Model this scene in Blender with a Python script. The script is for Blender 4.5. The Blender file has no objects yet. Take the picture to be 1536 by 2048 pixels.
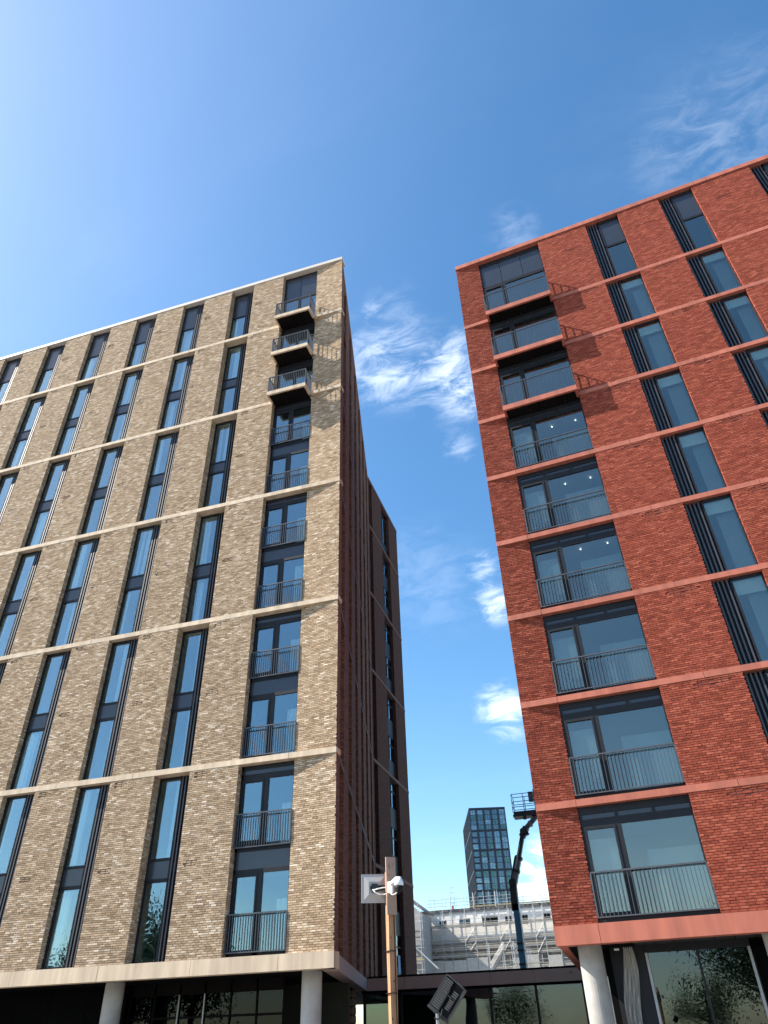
import bpy, math, random
import numpy as np
from mathutils import Matrix, Vector
random.seed(7)
rng = np.random.default_rng(7)
scene = bpy.context.scene
COL = scene.collection

# ------------------------------------------------------------------ camera
YAW, PITCH, ROLL, FPX = 0.2805057, 0.6396139, -0.0352853, 1415.0143
CAM = Vector((0, 0, 1.6))
fw = Vector((-math.sin(YAW) * math.cos(PITCH), math.cos(YAW) * math.cos(PITCH), math.sin(PITCH)))
r0 = Vector((math.cos(YAW), math.sin(YAW), 0))
u0 = r0.cross(fw)
rt = r0 * math.cos(ROLL) + u0 * math.sin(ROLL)
up = -r0 * math.sin(ROLL) + u0 * math.cos(ROLL)
cd = bpy.data.cameras.new('camera')
cam = bpy.data.objects.new('camera', cd)
COL.objects.link(cam)
cam.matrix_world = Matrix(((rt.x, up.x, -fw.x, CAM.x), (rt.y, up.y, -fw.y, CAM.y), (rt.z, up.z, -fw.z, CAM.z), (0, 0, 0, 1)))
cd.sensor_fit = 'VERTICAL'
cd.sensor_height = 36.0
cd.lens = FPX / 2048 * 36.0
cd.clip_end = 6000
scene.camera = cam
NRT, NUP, NFW = (np.array(v) for v in (rt, up, fw))
def project(P):
    d = P - np.array(CAM)
    z = d @ NFW
    return np.stack([768 + FPX * (d @ NRT) / z, 1024 - FPX * (d @ NUP) / z], -1)

# ------------------------------------------------------------------ light
SUN_AZ, SUN_EL = math.radians(14.8), math.radians(41.5)   # travel azimuth measured from +X towards +Y
travel = Vector((math.cos(SUN_AZ) * math.cos(SUN_EL), math.sin(SUN_AZ) * math.cos(SUN_EL), -math.sin(SUN_EL)))
sl = bpy.data.lights.new('sun', 'SUN')
sl.energy = 5.0
sl.angle = math.radians(0.53)
sl.color = (1.0, 0.93, 0.82)
so = bpy.data.objects.new('sun', sl)
so.rotation_euler = travel.to_track_quat('-Z', 'Y').to_euler()
so.location = (-40, -20, 60)
COL.objects.link(so)

world = bpy.data.worlds.new('World')
scene.world = world
world.use_nodes = True
def build_world():
    nt = world.node_tree
    N, L = nt.nodes, nt.links
    bg = N['Background']
    bg.inputs[1].default_value = 0.124
    sky = N.new('ShaderNodeTexSky')
    sky.sky_type = 'NISHITA'
    sky.sun_disc = False
    sky.sun_elevation = SUN_EL
    sx, sy = -travel.x, -travel.y
    sky.sun_rotation = math.atan2(sx, sy)
    sky.air_density = 1.0
    sky.dust_density = 0.6
    sky.ozone_density = 1.0
    sky.altitude = 50
    tc = N.new('ShaderNodeTexCoord')
    def math_(op, a, b=None, clamp=False):
        n = N.new('ShaderNodeMath'); n.operation = op; n.use_clamp = clamp
        for i, v in enumerate((a, b)):
            if v is None: continue
            if isinstance(v, (int, float)): n.inputs[i].default_value = v
            else: L.new(v, n.inputs[i])
        return n.outputs[0]
    sep = N.new('ShaderNodeSeparateXYZ'); L.new(tc.outputs['Generated'], sep.inputs[0])
    den = math_('ADD', sep.outputs[2], 0.22)
    comb = N.new('ShaderNodeCombineXYZ')
    L.new(math_('DIVIDE', sep.outputs[0], den), comb.inputs[0])
    L.new(math_('DIVIDE', sep.outputs[1], den), comb.inputs[1])
    def noise(scale, detail, rough, dist, rot, stretch, off=0.0):
        mp = N.new('ShaderNodeMapping')
        mp.inputs['Rotation'].default_value = (0, 0, rot)
        mp.inputs['Scale'].default_value = stretch
        mp.inputs['Location'].default_value = (off, off * .7, 0)
        L.new(comb.outputs[0], mp.inputs[0])
        n = N.new('ShaderNodeTexNoise'); n.inputs['Scale'].default_value = scale
        n.inputs['Detail'].default_value = detail; n.inputs['Roughness'].default_value = rough
        n.inputs['Distortion'].default_value = dist
        L.new(mp.outputs[0], n.inputs[0]); return n.outputs[0]
    def ramp(v, a, b):
        m = N.new('ShaderNodeMapRange'); m.interpolation_type = 'SMOOTHSTEP'
        L.new(v, m.inputs[0]); m.inputs[1].default_value = a; m.inputs[2].default_value = b
        return m.outputs[0]
    mpf = N.new('ShaderNodeMapping'); mpf.inputs['Scale'].default_value = (16, 40, 40); mpf.inputs['Rotation'].default_value = (0, .3, .15)
    L.new(tc.outputs['Generated'], mpf.inputs[0])
    fz = N.new('ShaderNodeTexNoise'); fz.inputs['Scale'].default_value = 1.0; fz.inputs['Detail'].default_value = 10
    fz.inputs['Roughness'].default_value = .66; fz.inputs['Distortion'].default_value = .55
    L.new(mpf.outputs[0], fz.inputs[0]); fine = fz.outputs[0]
    veil = noise(2.0, 7, .55, .7, .35, (1, 2.2, 1), 3.1)
    cover = noise(1.3, 3, .5, .3, .2, (1, 1.4, 1), 8.3)
    # thin veils of high cloud all over the sky
    total = math_('MULTIPLY', math_('MULTIPLY', ramp(veil, .50, .78), ramp(cover, .42, .66)), .036)
    # the wisps that the photograph shows, as cloud patches at their bearings
    patches = [((-.1987, .6333, .748), 0.085, 0.248), ((-.1574, .6514, .7422), 0.08, 0.208), ((-.1101, .6619, .7414), 0.08, 0.208), ((-.0648, .6653, .7438), 0.07, 0.273),
               ((-.0969, .6884, .7188), 0.07, 0.174), ((-.0765, .7032, .7068), 0.045, 0.298), ((-.1031, .7412, .6634), 0.035, 0.248),
               ((-.0979, .8682, .4865), 0.042, 0.372), ((-.0911, .8777, .4705), 0.034, 0.347), ((-.1035, .8458, .5234), 0.036, 0.347),
               ((-.1083, .9296, .3523), 0.048, 0.372), ((-.1241, .9259, .3568), 0.045, 0.248), ((-.1014, .9362, .3365), 0.045, 0.298), ((-.1848, .8371, .5149), 0.12, 0.07),
               ((.2942, .4958, .8171), 0.13, 0.079), ((.2276, .5056, .8322), 0.09, 0.05), ((-.1463, .596, .7896), 0.06, 0.099), ((-.1735, .581, .7952), 0.025, 0.149), ((.0305, .553, .8326), 0.05, 0.099),
               ((-.1051, .9845, .1406), 0.06, 1.0), ((-.09, .98, .165), 0.05, 0.9)]
    for d, rad, amp in patches:
        v = N.new('ShaderNodeVectorMath'); v.operation = 'DISTANCE'
        L.new(tc.outputs['Generated'], v.inputs[0])
        dv = Vector(d).normalized(); v.inputs[1].default_value = dv
        blob = math_('SUBTRACT', 1.0, ramp(v.outputs['Value'], rad * .15, rad))
        t = ramp(math_('ADD', fine, math_('MULTIPLY', blob, .16)), .47, .82)
        total = math_('ADD', total, math_('MULTIPLY', math_('MULTIPLY', blob, t), amp))
    # thin haze brightening round the sun
    v = N.new('ShaderNodeVectorMath'); v.operation = 'DISTANCE'
    L.new(tc.outputs['Generated'], v.inputs[0]); v.inputs[1].default_value = -travel
    total = math_('ADD', total, math_('MULTIPLY', math_('SUBTRACT', 1.0, ramp(v.outputs['Value'], .1, 1.15)), .105))
    total = math_('MINIMUM', total, .92)
    mix = N.new('ShaderNodeMix'); mix.data_type = 'RGBA'
    hs = N.new('ShaderNodeHueSaturation'); hs.inputs['Saturation'].default_value = 1.27; hs.inputs['Hue'].default_value = .4950
    L.new(sky.outputs[0], hs.inputs['Color'])
    L.new(total, mix.inputs[0]); L.new(hs.outputs[0], mix.inputs[6])
    mix.inputs[7].default_value = (7.2, 7.6, 8.2, 1)
    L.new(mix.outputs[2], bg.inputs[0])
build_world()
scene.view_settings.view_transform = 'Standard'
scene.view_settings.look = 'None'
scene.view_settings.gamma = 1
scene.view_settings.exposure = 1.15
scene.view_settings.use_curve_mapping = False
scene.render.engine = 'CYCLES'
scene.cycles.transparent_max_bounces = 12
scene.cycles.max_bounces = 6
scene.cycles.diffuse_bounces = 3
scene.cycles.glossy_bounces = 3
scene.render.resolution_x, scene.render.resolution_y = 768, 1024

# ------------------------------------------------------------------ materials
MATS = {}
def mat(name, col, rough=.7, metal=0.0, var=.18, vscale=1.2, bump=0.0, bscale=40, spec=.5, streak=False, tint=None):
    m = bpy.data.materials.new(name); m.use_nodes = True
    nt = m.node_tree; N, L = nt.nodes, nt.links
    b = N['Principled BSDF']
    b.inputs['Roughness'].default_value = rough
    b.inputs['Metallic'].default_value = metal
    b.inputs['Specular IOR Level'].default_value = spec
    tc = N.new('ShaderNodeTexCoord')
    mp = N.new('ShaderNodeMapping'); L.new(tc.outputs['Object'], mp.inputs[0])
    if streak: mp.inputs['Scale'].default_value = (1, 1, .12)
    nz = N.new('ShaderNodeTexNoise'); nz.inputs['Scale'].default_value = vscale; nz.inputs['Detail'].default_value = 6
    L.new(mp.outputs[0], nz.inputs[0])
    mr = N.new('ShaderNodeMapRange'); L.new(nz.outputs[0], mr.inputs[0])
    mr.inputs[1].default_value = .3; mr.inputs[2].default_value = .7
    mr.inputs[3].default_value = 1 - var; mr.inputs[4].default_value = 1 + var * .6
    oi = N.new('ShaderNodeObjectInfo')
    mr2 = N.new('ShaderNodeMapRange'); L.new(oi.outputs['Random'], mr2.inputs[0])
    mr2.inputs[3].default_value = 1 - var * .35; mr2.inputs[4].default_value = 1 + var * .35
    mu = N.new('ShaderNodeMath'); mu.operation = 'MULTIPLY'; L.new(mr.outputs[0], mu.inputs[0]); L.new(mr2.outputs[0], mu.inputs[1])
    mx = N.new('ShaderNodeMix'); mx.data_type = 'RGBA'; mx.blend_type = 'MULTIPLY'; mx.inputs[0].default_value = 1
    mx.inputs[6].default_value = (*col, 1); L.new(mu.outputs[0], mx.inputs[7])
    L.new(mx.outputs[2], b.inputs['Base Color'])
    if bump:
        n2 = N.new('ShaderNodeTexNoise'); n2.inputs['Scale'].default_value = bscale; n2.inputs['Detail'].default_value = 4
        L.new(tc.outputs['Object'], n2.inputs[0])
        bp = N.new('ShaderNodeBump'); bp.inputs['Strength'].default_value = bump; bp.inputs['Distance'].default_value = .01
        L.new(n2.outputs[0], bp.inputs['Height']); L.new(bp.outputs[0], b.inputs['Normal'])
    MATS[name] = m
    return m

def brick_mat(name, stops, single, dirt=.22):
    m = bpy.data.materials.new(name); m.use_nodes = True
    nt = m.node_tree; N, L = nt.nodes, nt.links
    b = N['Principled BSDF']; b.inputs['Roughness'].default_value = .92; b.inputs['Specular IOR Level'].default_value = .25
    if single:
        src = N.new('ShaderNodeObjectInfo').outputs['Random']
    else:
        src = N.new('ShaderNodeNewGeometry').outputs['Random Per Island']
    tc = N.new('ShaderNodeTexCoord')
    # patches of courses lean paler or darker, as delivered pallets do
    mp = N.new('ShaderNodeMapping'); mp.inputs['Scale'].default_value = (.55, .55, 1.3)
    L.new(tc.outputs['Object'], mp.inputs[0])
    big = N.new('ShaderNodeTexNoise'); big.inputs['Scale'].default_value = .9; big.inputs['Detail'].default_value = 5
    L.new(mp.outputs[0], big.inputs[0])
    ad = N.new('ShaderNodeMath'); ad.operation = 'MULTIPLY_ADD'
    L.new(big.outputs[0], ad.inputs[0]); ad.inputs[1].default_value = .24; ad.inputs[2].default_value = -.12
    sm = N.new('ShaderNodeMath'); sm.operation = 'ADD'; sm.use_clamp = True
    L.new(src, sm.inputs[0]); L.new(ad.outputs[0], sm.inputs[1])
    cr = N.new('ShaderNodeValToRGB'); cr.color_ramp.interpolation = 'LINEAR'
    el = cr.color_ramp.elements
    while len(el) < len(stops): el.new(.5)
    for e, (p, c) in zip(el, stops): e.position = p; e.color = (*c, 1)
    L.new(sm.outputs[0], cr.inputs[0])
    fn = N.new('ShaderNodeTexNoise'); fn.inputs['Scale'].default_value = 14; fn.inputs['Detail'].default_value = 5
    L.new(tc.outputs['Object'], fn.inputs[0])
    mr = N.new('ShaderNodeMapRange'); L.new(fn.outputs[0], mr.inputs[0]); mr.inputs[1].default_value = .3; mr.inputs[2].default_value = .7
    mr.inputs[3].default_value = 1 - dirt; mr.inputs[4].default_value = 1 + dirt * .6
    mx = N.new('ShaderNodeMix'); mx.data_type = 'RGBA'; mx.blend_type = 'MULTIPLY'; mx.inputs[0].default_value = 1
    L.new(cr.outputs[0], mx.inputs[6]); L.new(mr.outputs[0], mx.inputs[7]); L.new(mx.outputs[2], b.inputs['Base Color'])
    bp = N.new('ShaderNodeBump'); bp.inputs['Strength'].default_value = .6; bp.inputs['Distance'].default_value = .012
    f2 = N.new('ShaderNodeTexNoise'); f2.inputs['Scale'].default_value = 26; f2.inputs['Detail'].default_value = 3
    L.new(tc.outputs['Object'], f2.inputs[0]); L.new(f2.outputs[0], bp.inputs['Height']); L.new(bp.outputs[0], b.inputs['Normal'])
    MATS[name] = m

def brick_pattern_mat(name, c1, c2, mortar):
    m = bpy.data.materials.new(name); m.use_nodes = True
    nt = m.node_tree; N, L = nt.nodes, nt.links
    b = N['Principled BSDF']; b.inputs['Roughness'].default_value = .9; b.inputs['Specular IOR Level'].default_value = .25
    tc = N.new('ShaderNodeTexCoord')
    sep = N.new('ShaderNodeSeparateXYZ'); L.new(tc.outputs['Object'], sep.inputs[0])
    ad = N.new('ShaderNodeMath'); ad.operation = 'ADD'; L.new(sep.outputs[0], ad.inputs[0]); L.new(sep.outputs[1], ad.inputs[1])
    cb = N.new('ShaderNodeCombineXYZ'); L.new(ad.outputs[0], cb.inputs[0]); L.new(sep.outputs[2], cb.inputs[1])
    br = N.new('ShaderNodeTexBrick'); br.inputs['Scale'].default_value = 1
    br.inputs['Brick Width'].default_value = .225; br.inputs['Row Height'].default_value = .075
    br.inputs['Mortar Size'].default_value = .006; br.inputs['Bias'].default_value = -.1
    br.inputs['Color1'].default_value = (*c1, 1); br.inputs['Color2'].default_value = (*c2, 1); br.inputs['Mortar'].default_value = (*mortar, 1)
    L.new(cb.outputs[0], br.inputs['Vector']); L.new(br.outputs['Color'], b.inputs['Base Color'])
    bp = N.new('ShaderNodeBump'); bp.invert = True; bp.inputs['Distance'].default_value = .01
    L.new(br.outputs['Fac'], bp.inputs['Height']); L.new(bp.outputs[0], b.inputs['Normal'])
    MATS[name] = m

def glass_mat(name, base, gain, tint=(.55, .68, .70), refl=(.80, .95, 1.0), wave=.02, wscale=.7):
    m = bpy.data.materials.new(name); m.use_nodes = True
    nt = m.node_tree; N, L = nt.nodes, nt.links
    N.remove(N['Principled BSDF']); out = N['Material Output']
    tr = N.new('ShaderNodeBsdfTransparent'); tr.inputs[0].default_value = (*tint, 1)
    gl = N.new('ShaderNodeBsdfGlossy'); gl.inputs[0].default_value = (*refl, 1); gl.inputs[1].default_value = .005
    tc = N.new('ShaderNodeTexCoord')
    oi = N.new('ShaderNodeObjectInfo')
    av = N.new('ShaderNodeVectorMath'); av.operation = 'ADD'
    L.new(tc.outputs['Object'], av.inputs[0])
    cmb = N.new('ShaderNodeCombineXYZ')
    m9 = N.new('ShaderNodeMath'); m9.operation = 'MULTIPLY'; L.new(oi.outputs['Random'], m9.inputs[0]); m9.inputs[1].default_value = 37
    for i in range(3): L.new(m9.outputs[0], cmb.inputs[i])
    L.new(cmb.outputs[0], av.inputs[1])
    nz = N.new('ShaderNodeTexNoise'); nz.inputs['Scale'].default_value = wscale; nz.inputs['Detail'].default_value = 1
    L.new(av.outputs[0], nz.inputs[0])
    bp = N.new('ShaderNodeBump'); bp.inputs['Strength'].default_value = 1; bp.inputs['Distance'].default_value = wave
    L.new(nz.outputs[0], bp.inputs['Height']); L.new(bp.outputs[0], gl.inputs['Normal'])
    lw = N.new('ShaderNodeLayerWeight'); lw.inputs[0].default_value = .5
    pw = N.new('ShaderNodeMath'); pw.operation = 'POWER'; L.new(lw.outputs['Facing'], pw.inputs[0]); pw.inputs[1].default_value = 2.2
    ma = N.new('ShaderNodeMath'); ma.operation = 'MULTIPLY_ADD'; ma.use_clamp = True
    L.new(pw.outputs[0], ma.inputs[0]); ma.inputs[1].default_value = gain; ma.inputs[2].default_value = base
    mx = N.new('ShaderNodeMixShader'); L.new(ma.outputs[0], mx.inputs[0]); L.new(tr.outputs[0], mx.inputs[1]); L.new(gl.outputs[0], mx.inputs[2])
    L.new(mx.outputs[0], out.inputs[0])
    MATS[name] = m

def sheet_mat(name, col, trans):
    m = bpy.data.materials.new(name); m.use_nodes = True
    nt = m.node_tree; N, L = nt.nodes, nt.links
    b = N['Principled BSDF']; b.inputs['Base Color'].default_value = (*col, 1); b.inputs['Roughness'].default_value = .35
    tr = N.new('ShaderNodeBsdfTransparent'); mx = N.new('ShaderNodeMixShader'); mx.inputs[0].default_value = 1 - trans
    nz = N.new('ShaderNodeTexNoise'); nz.inputs['Scale'].default_value = 5
    mr = N.new('ShaderNodeMapRange'); L.new(nz.outputs[0], mr.inputs[0]); mr.inputs[3].default_value = max(0, .7 - trans); mr.inputs[4].default_value = min(1, 1.3 - trans)
    L.new(mr.outputs[0], mx.inputs[0])
    L.new(tr.outputs[0], mx.inputs[1]); L.new(b.outputs[0], mx.inputs[2]); L.new(mx.outputs[0], N['Material Output'].inputs[0])
    MATS[name] = m

TANS = [(0, (.29, .198, .120)), (.3, (.39, .277, .176)), (.65, (.455, .330, .216)), (.9, (.535, .405, .280)), (1, (.68, .56, .43))]
REDS = [(0, (.205, .042, .024)), (.35, (.260, .055, .031)), (.7, (.295, .066, .037)), (1, (.37, .098, .058))]
brick_mat('tan_bricks', TANS, False); brick_mat('tan_brick_single', TANS, True)
brick_mat('red_bricks', REDS, False); brick_mat('red_brick_single', REDS, True)
brick_pattern_mat('tan_brick_pattern', (.34, .235, .15), (.22, .14, .085), (.25, .2, .15))
brick_pattern_mat('side_brick_shaded', (.25, .11, .06), (.10, .042, .025), (.10, .055, .038))  # same brick as the front, the return wall's shade put into its colour
brick_pattern_mat('wing_brick_shaded', (.125, .050, .028), (.075, .030, .018), (.07, .038, .026))  # front brick again, darkened so the colour carries the wing's shade
brick_pattern_mat('red_brick_pattern', (.33, .062, .036), (.24, .04, .025), (.2, .08, .06))
mat('tan_mortar', (.145, .10, .065), .95, var=.2)
mat('red_mortar', (.12, .030, .020), .95, var=.2)
mat('tan_stone', (.61, .475, .335), .8, var=.24, vscale=3.2, bump=.15, streak=True)
mat('pale_coping', (.66, .60, .52), .6, var=.08)
mat('red_stone', (.40, .120, .076), .8, var=.24, vscale=3.0, bump=.15, streak=True)
mat('dark_metal', (.016, .017, .021), .5, .0, var=.15, vscale=3, spec=.22)
mat('blade_metal', (.060, .061, .070), .45, .2, var=.12, vscale=3)
mat('rail_metal', (.085, .090, .10), .4, .3, var=.15, vscale=5)
mat('spandrel', (.035, .040, .052), .22, .0, var=.12, vscale=1)
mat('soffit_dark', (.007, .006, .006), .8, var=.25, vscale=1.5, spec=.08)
mat('soffit_panel', (.030, .028, .026), .6, var=.2, vscale=1.5)
mat('interior', (.42, .41, .39), .9, var=.05)
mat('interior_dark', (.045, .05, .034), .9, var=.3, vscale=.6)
mat('curtain', (.72, .72, .69), .9, var=.08)
mat('blind', (.62, .66, .64), .8, var=.06)
mat('pale_screen_grey', (.30, .33, .35), .9, var=.15, vscale=.8)  # flat screens behind the red panes, giving a paler rectangle in the glass
mat('concrete', (.37, .35, .32), .85, var=.26, vscale=1.6, bump=.25, bscale=18)
mat('black_cladding', (.004, .004, .0045), .6, var=.25, spec=.06)
mat('silver_metal', (.34, .35, .35), .4, .6, var=.1)
mat('fascia_stone', (.40, .28, .23), .8, var=.1, vscale=1)
mat('shade_stone', (.16, .085, .058), .85, var=.15)  # band stone with the shade of return and wing painted in
mat('ground_paving', (.20, .19, .18), .9, var=.25, vscale=.5, bump=.2)
mat('timber', (.46, .23, .115), .8, var=.42, vscale=26, bump=.5, bscale=30, streak=True)
mat('plywood', (.36, .225, .165), .8, var=.2, vscale=6, streak=True)
mat('white_plastic', (.44, .42, .40), .45, var=.06)
mat('bright_plastic', (.80, .80, .79), .35, var=.04)
mat('black_plastic', (.010, .010, .011), .6, var=.1, spec=.2)
mat('lamp_metal', (.04, .04, .04), .45, .5, var=.2, vscale=8)
mat('lamp_body', (.008, .008, .009), .85, var=.1, spec=.08)
mat('lamp_fin', (.085, .087, .088), .6, .2, var=.15, spec=.3)
mat('lift_blue', (.035, .25, .40), .4, var=.2, vscale=3)
mat('lift_black', (.018, .018, .02), .5, var=.3, vscale=5)
mat('lift_grey', (.17, .17, .18), .5, var=.25, vscale=5)
mat('rubber', (.02, .02, .02), .8)
mat('white_render', (.78, .75, .70), .9, var=.1, vscale=.5)
mat('grey_render', (.33, .325, .32), .9, var=.1, vscale=.5)
mat('shaded_wall_beige', (.52, .47, .40), .9, var=.22, vscale=.7)  # beige lower wall, its colour also holding the shade there
mat('roof_edge', (.16, .15, .14), .8)
mat('scaffold_tube', (.50, .50, .49), .45, .4, var=.2, vscale=4)
mat('scaffold_board', (.34, .30, .245), .85, var=.25, vscale=3)
mat('toe_board', (.34, .28, .15), .8, var=.2)
mat('tower_frame', (.010, .016, .027), .5, var=.2)
mat('tower_side', (.075, .070, .068), .5, var=.25, vscale=.12)
mat('tower_pale', (.26, .27, .26), .6, var=.3, vscale=.4)
mat('trunk', (.07, .05, .035), .9, var=.3, vscale=6)
mat('sticker_blue', (.02, .25, .55), .5)
mat('red_paint', (.35, .04, .03), .5)
mat('pen_mark', (.05, .04, .035), .8)
mat('joint_dark', (.05, .035, .03), .9)
glass_mat('glass_tan', .165, .50, wave=.014, tint=(.80, .88, .89), refl=(.68, .88, .95))
glass_mat('glass_red', .17, .50, wave=.010, tint=(.76, .84, .84), refl=(.78, .74, .67))
glass_mat('glass_shop', .09, .42, wave=.006, tint=(.36, .42, .40), refl=(.62, .76, .88))
glass_mat('glass_tower', .22, .55, wave=.05, refl=(.62, .78, .88), tint=(.28, .32, .34))
glass_mat('glass_tower_pale', .34, .55, wave=.08, refl=(.66, .80, .88), tint=(.3, .34, .36))
glass_mat('glass_tower_green', .20, .5, wave=.08, refl=(.55, .78, .74), tint=(.3, .36, .34))
glass_mat('glass_lobby', .02, .25, wave=.006, tint=(.30, .36, .36), refl=(.6, .7, .75))
sheet_mat('poly_sheet', (.50, .48, .44), .30)
sheet_mat('netting', (.52, .49, .44), .30)
def leaf_mat(name, a, b):
    m = bpy.data.materials.new(name); m.use_nodes = True
    nt = m.node_tree; N, L = nt.nodes, nt.links
    bs = N['Principled BSDF']; bs.inputs['Roughness'].default_value = .6
    g = N.new('ShaderNodeNewGeometry'); mx = N.new('ShaderNodeMix'); mx.data_type = 'RGBA'
    mx.inputs[6].default_value = (*a, 1); mx.inputs[7].default_value = (*b, 1)
    L.new(g.outputs['Random Per Island'], mx.inputs[0]); L.new(mx.outputs[2], bs.inputs['Base Color'])
    MATS[name] = m
leaf_mat('leaves', (.035, .065, .018), (.075, .12, .035))
def emit_mat(name, col, s):
    m = bpy.data.materials.new(name); m.use_nodes = True
    nt = m.node_tree; b = nt.nodes['Principled BSDF']
    b.inputs['Emission Color'].default_value = (*col, 1); b.inputs['Emission Strength'].default_value = s
    MATS[name] = m
emit_mat('downlight', (1, .97, .9), 4)

# ------------------------------------------------------------------ mesh helpers
class MB:
    def __init__(s): s.v = []; s.f = []
    def box(s, x0, x1, y0, y1, z0, z1):
        n = len(s.v)
        s.v += [(x0, y0, z0), (x1, y0, z0), (x1, y1, z0), (x0, y1, z0), (x0, y0, z1), (x1, y0, z1), (x1, y1, z1), (x0, y1, z1)]
        s.f += [tuple(n + i for i in q) for q in ((0, 3, 2, 1), (4, 5, 6, 7), (0, 1, 5, 4), (1, 2, 6, 5), (2, 3, 7, 6), (3, 0, 4, 7))]
        return s
    def prism(s, poly, z0, z1):
        n = len(s.v); k = len(poly)
        s.v += [(x, y, z0) for x, y in poly] + [(x, y, z1) for x, y in poly]
        s.f.append(tuple(n + i for i in reversed(range(k)))); s.f.append(tuple(n + k + i for i in range(k)))
        for i in range(k): s.f.append((n + i, n + (i + 1) % k, n + k + (i + 1) % k, n + k + i))
        return s
    def tube(s, a, b, r, k=8, r2=None, caps=True):
        a, b = Vector(a), Vector(b); d = (b - a).normalized()
        x = d.orthogonal().normalized(); y = d.cross(x); n = len(s.v); r2 = r if r2 is None else r2
        for c, rr in ((a, r), (b, r2)):
            for i in range(k):
                t = 2 * math.pi * i / k
                s.v.append(tuple(c + x * (rr * math.cos(t)) + y * (rr * math.sin(t))))
        for i in range(k): s.f.append((n + i, n + (i + 1) % k, n + k + (i + 1) % k, n + k + i))
        if caps: s.f.append(tuple(n + i for i in reversed(range(k)))); s.f.append(tuple(n + k + i for i in range(k)))
        return s
    def path(s, pts, r, k=8):
        for a, b in zip(pts, pts[1:]): s.tube(a, b, r, k)
        return s
    def beam(s, a, b, w, h, upv=(0, 0, 1)):
        a, b = Vector(a), Vector(b); d = (b - a).normalized(); uv = Vector(upv)
        x = d.cross(uv)
        if x.length < 1e-4: x = d.orthogonal()
        x.normalize(); y = x.cross(d); n = len(s.v)
        for c in (a, b):
            for i, j in ((-1, -1), (1, -1), (1, 1), (-1, 1)): s.v.append(tuple(c + x * (w / 2 * i) + y * (h / 2 * j)))
        s.f += [tuple(n + i for i in q) for q in ((0, 3, 2, 1), (4, 5, 6, 7), (0, 1, 5, 4), (1, 2, 6, 5), (2, 3, 7, 6), (3, 0, 4, 7))]
        return s
    def quad(s, *p):
        n = len(s.v); s.v += [tuple(q) for q in p]; s.f.append(tuple(range(n, n + len(p)))); return s
    def lathe(s, c, prof, k=16, ax=(0, 0, 1)):
        ax = Vector(ax).normalized(); x = ax.orthogonal().normalized(); y = ax.cross(x); c = Vector(c); n = len(s.v)
        for r, h in prof:
            for i in range(k):
                t = 2 * math.pi * i / k
                s.v.append(tuple(c + ax * h + x * (r * math.cos(t)) + y * (r * math.sin(t))))
        for j in range(len(prof) - 1):
            for i in range(k): s.f.append((n + j * k + i, n + j * k + (i + 1) % k, n + (j + 1) * k + (i + 1) % k, n + (j + 1) * k + i))
        s.f.append(tuple(n + i for i in reversed(range(k)))); s.f.append(tuple(n + (len(prof) - 1) * k + i for i in range(k)))
        return s
    def mesh(s, name, m, smooth=False):
        me = bpy.data.meshes.new(name); me.from_pydata(s.v, [], s.f); me.materials.append(MATS[m])
        if smooth: me.polygons.foreach_set('use_smooth', [True] * len(me.polygons))
        me.update(); return me
    def build(s, name, m, parent=None, loc=(0, 0, 0), rz=0, smooth=False):
        return put(s.mesh(name, m, smooth), name, parent, loc, rz)
def put(me, name, parent=None, loc=(0, 0, 0), rz=0, rot=None):
    o = bpy.data.objects.new(name, me); COL.objects.link(o)
    o.parent = parent; o.location = loc; o.rotation_euler = rot if rot else (0, 0, rz)
    return o
def thing(name, label, cat, loc=(0, 0, 0), rz=0, group=None):
    o = bpy.data.objects.new(name, None); COL.objects.link(o); o.location = loc; o.rotation_euler = (0, 0, rz)
    o['label'] = label; o['category'] = cat
    if group: o['group'] = group
    return o
def tag(o, label, cat, group=None):
    o['label'] = label; o['category'] = cat
    if group: o['group'] = group
    return o
CACHE = {}
def cmesh(key, fn, m, smooth=False):
    if key not in CACHE: CACHE[key] = fn().mesh(key if isinstance(key, str) else key[0], m, smooth)
    return CACHE[key]

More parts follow.
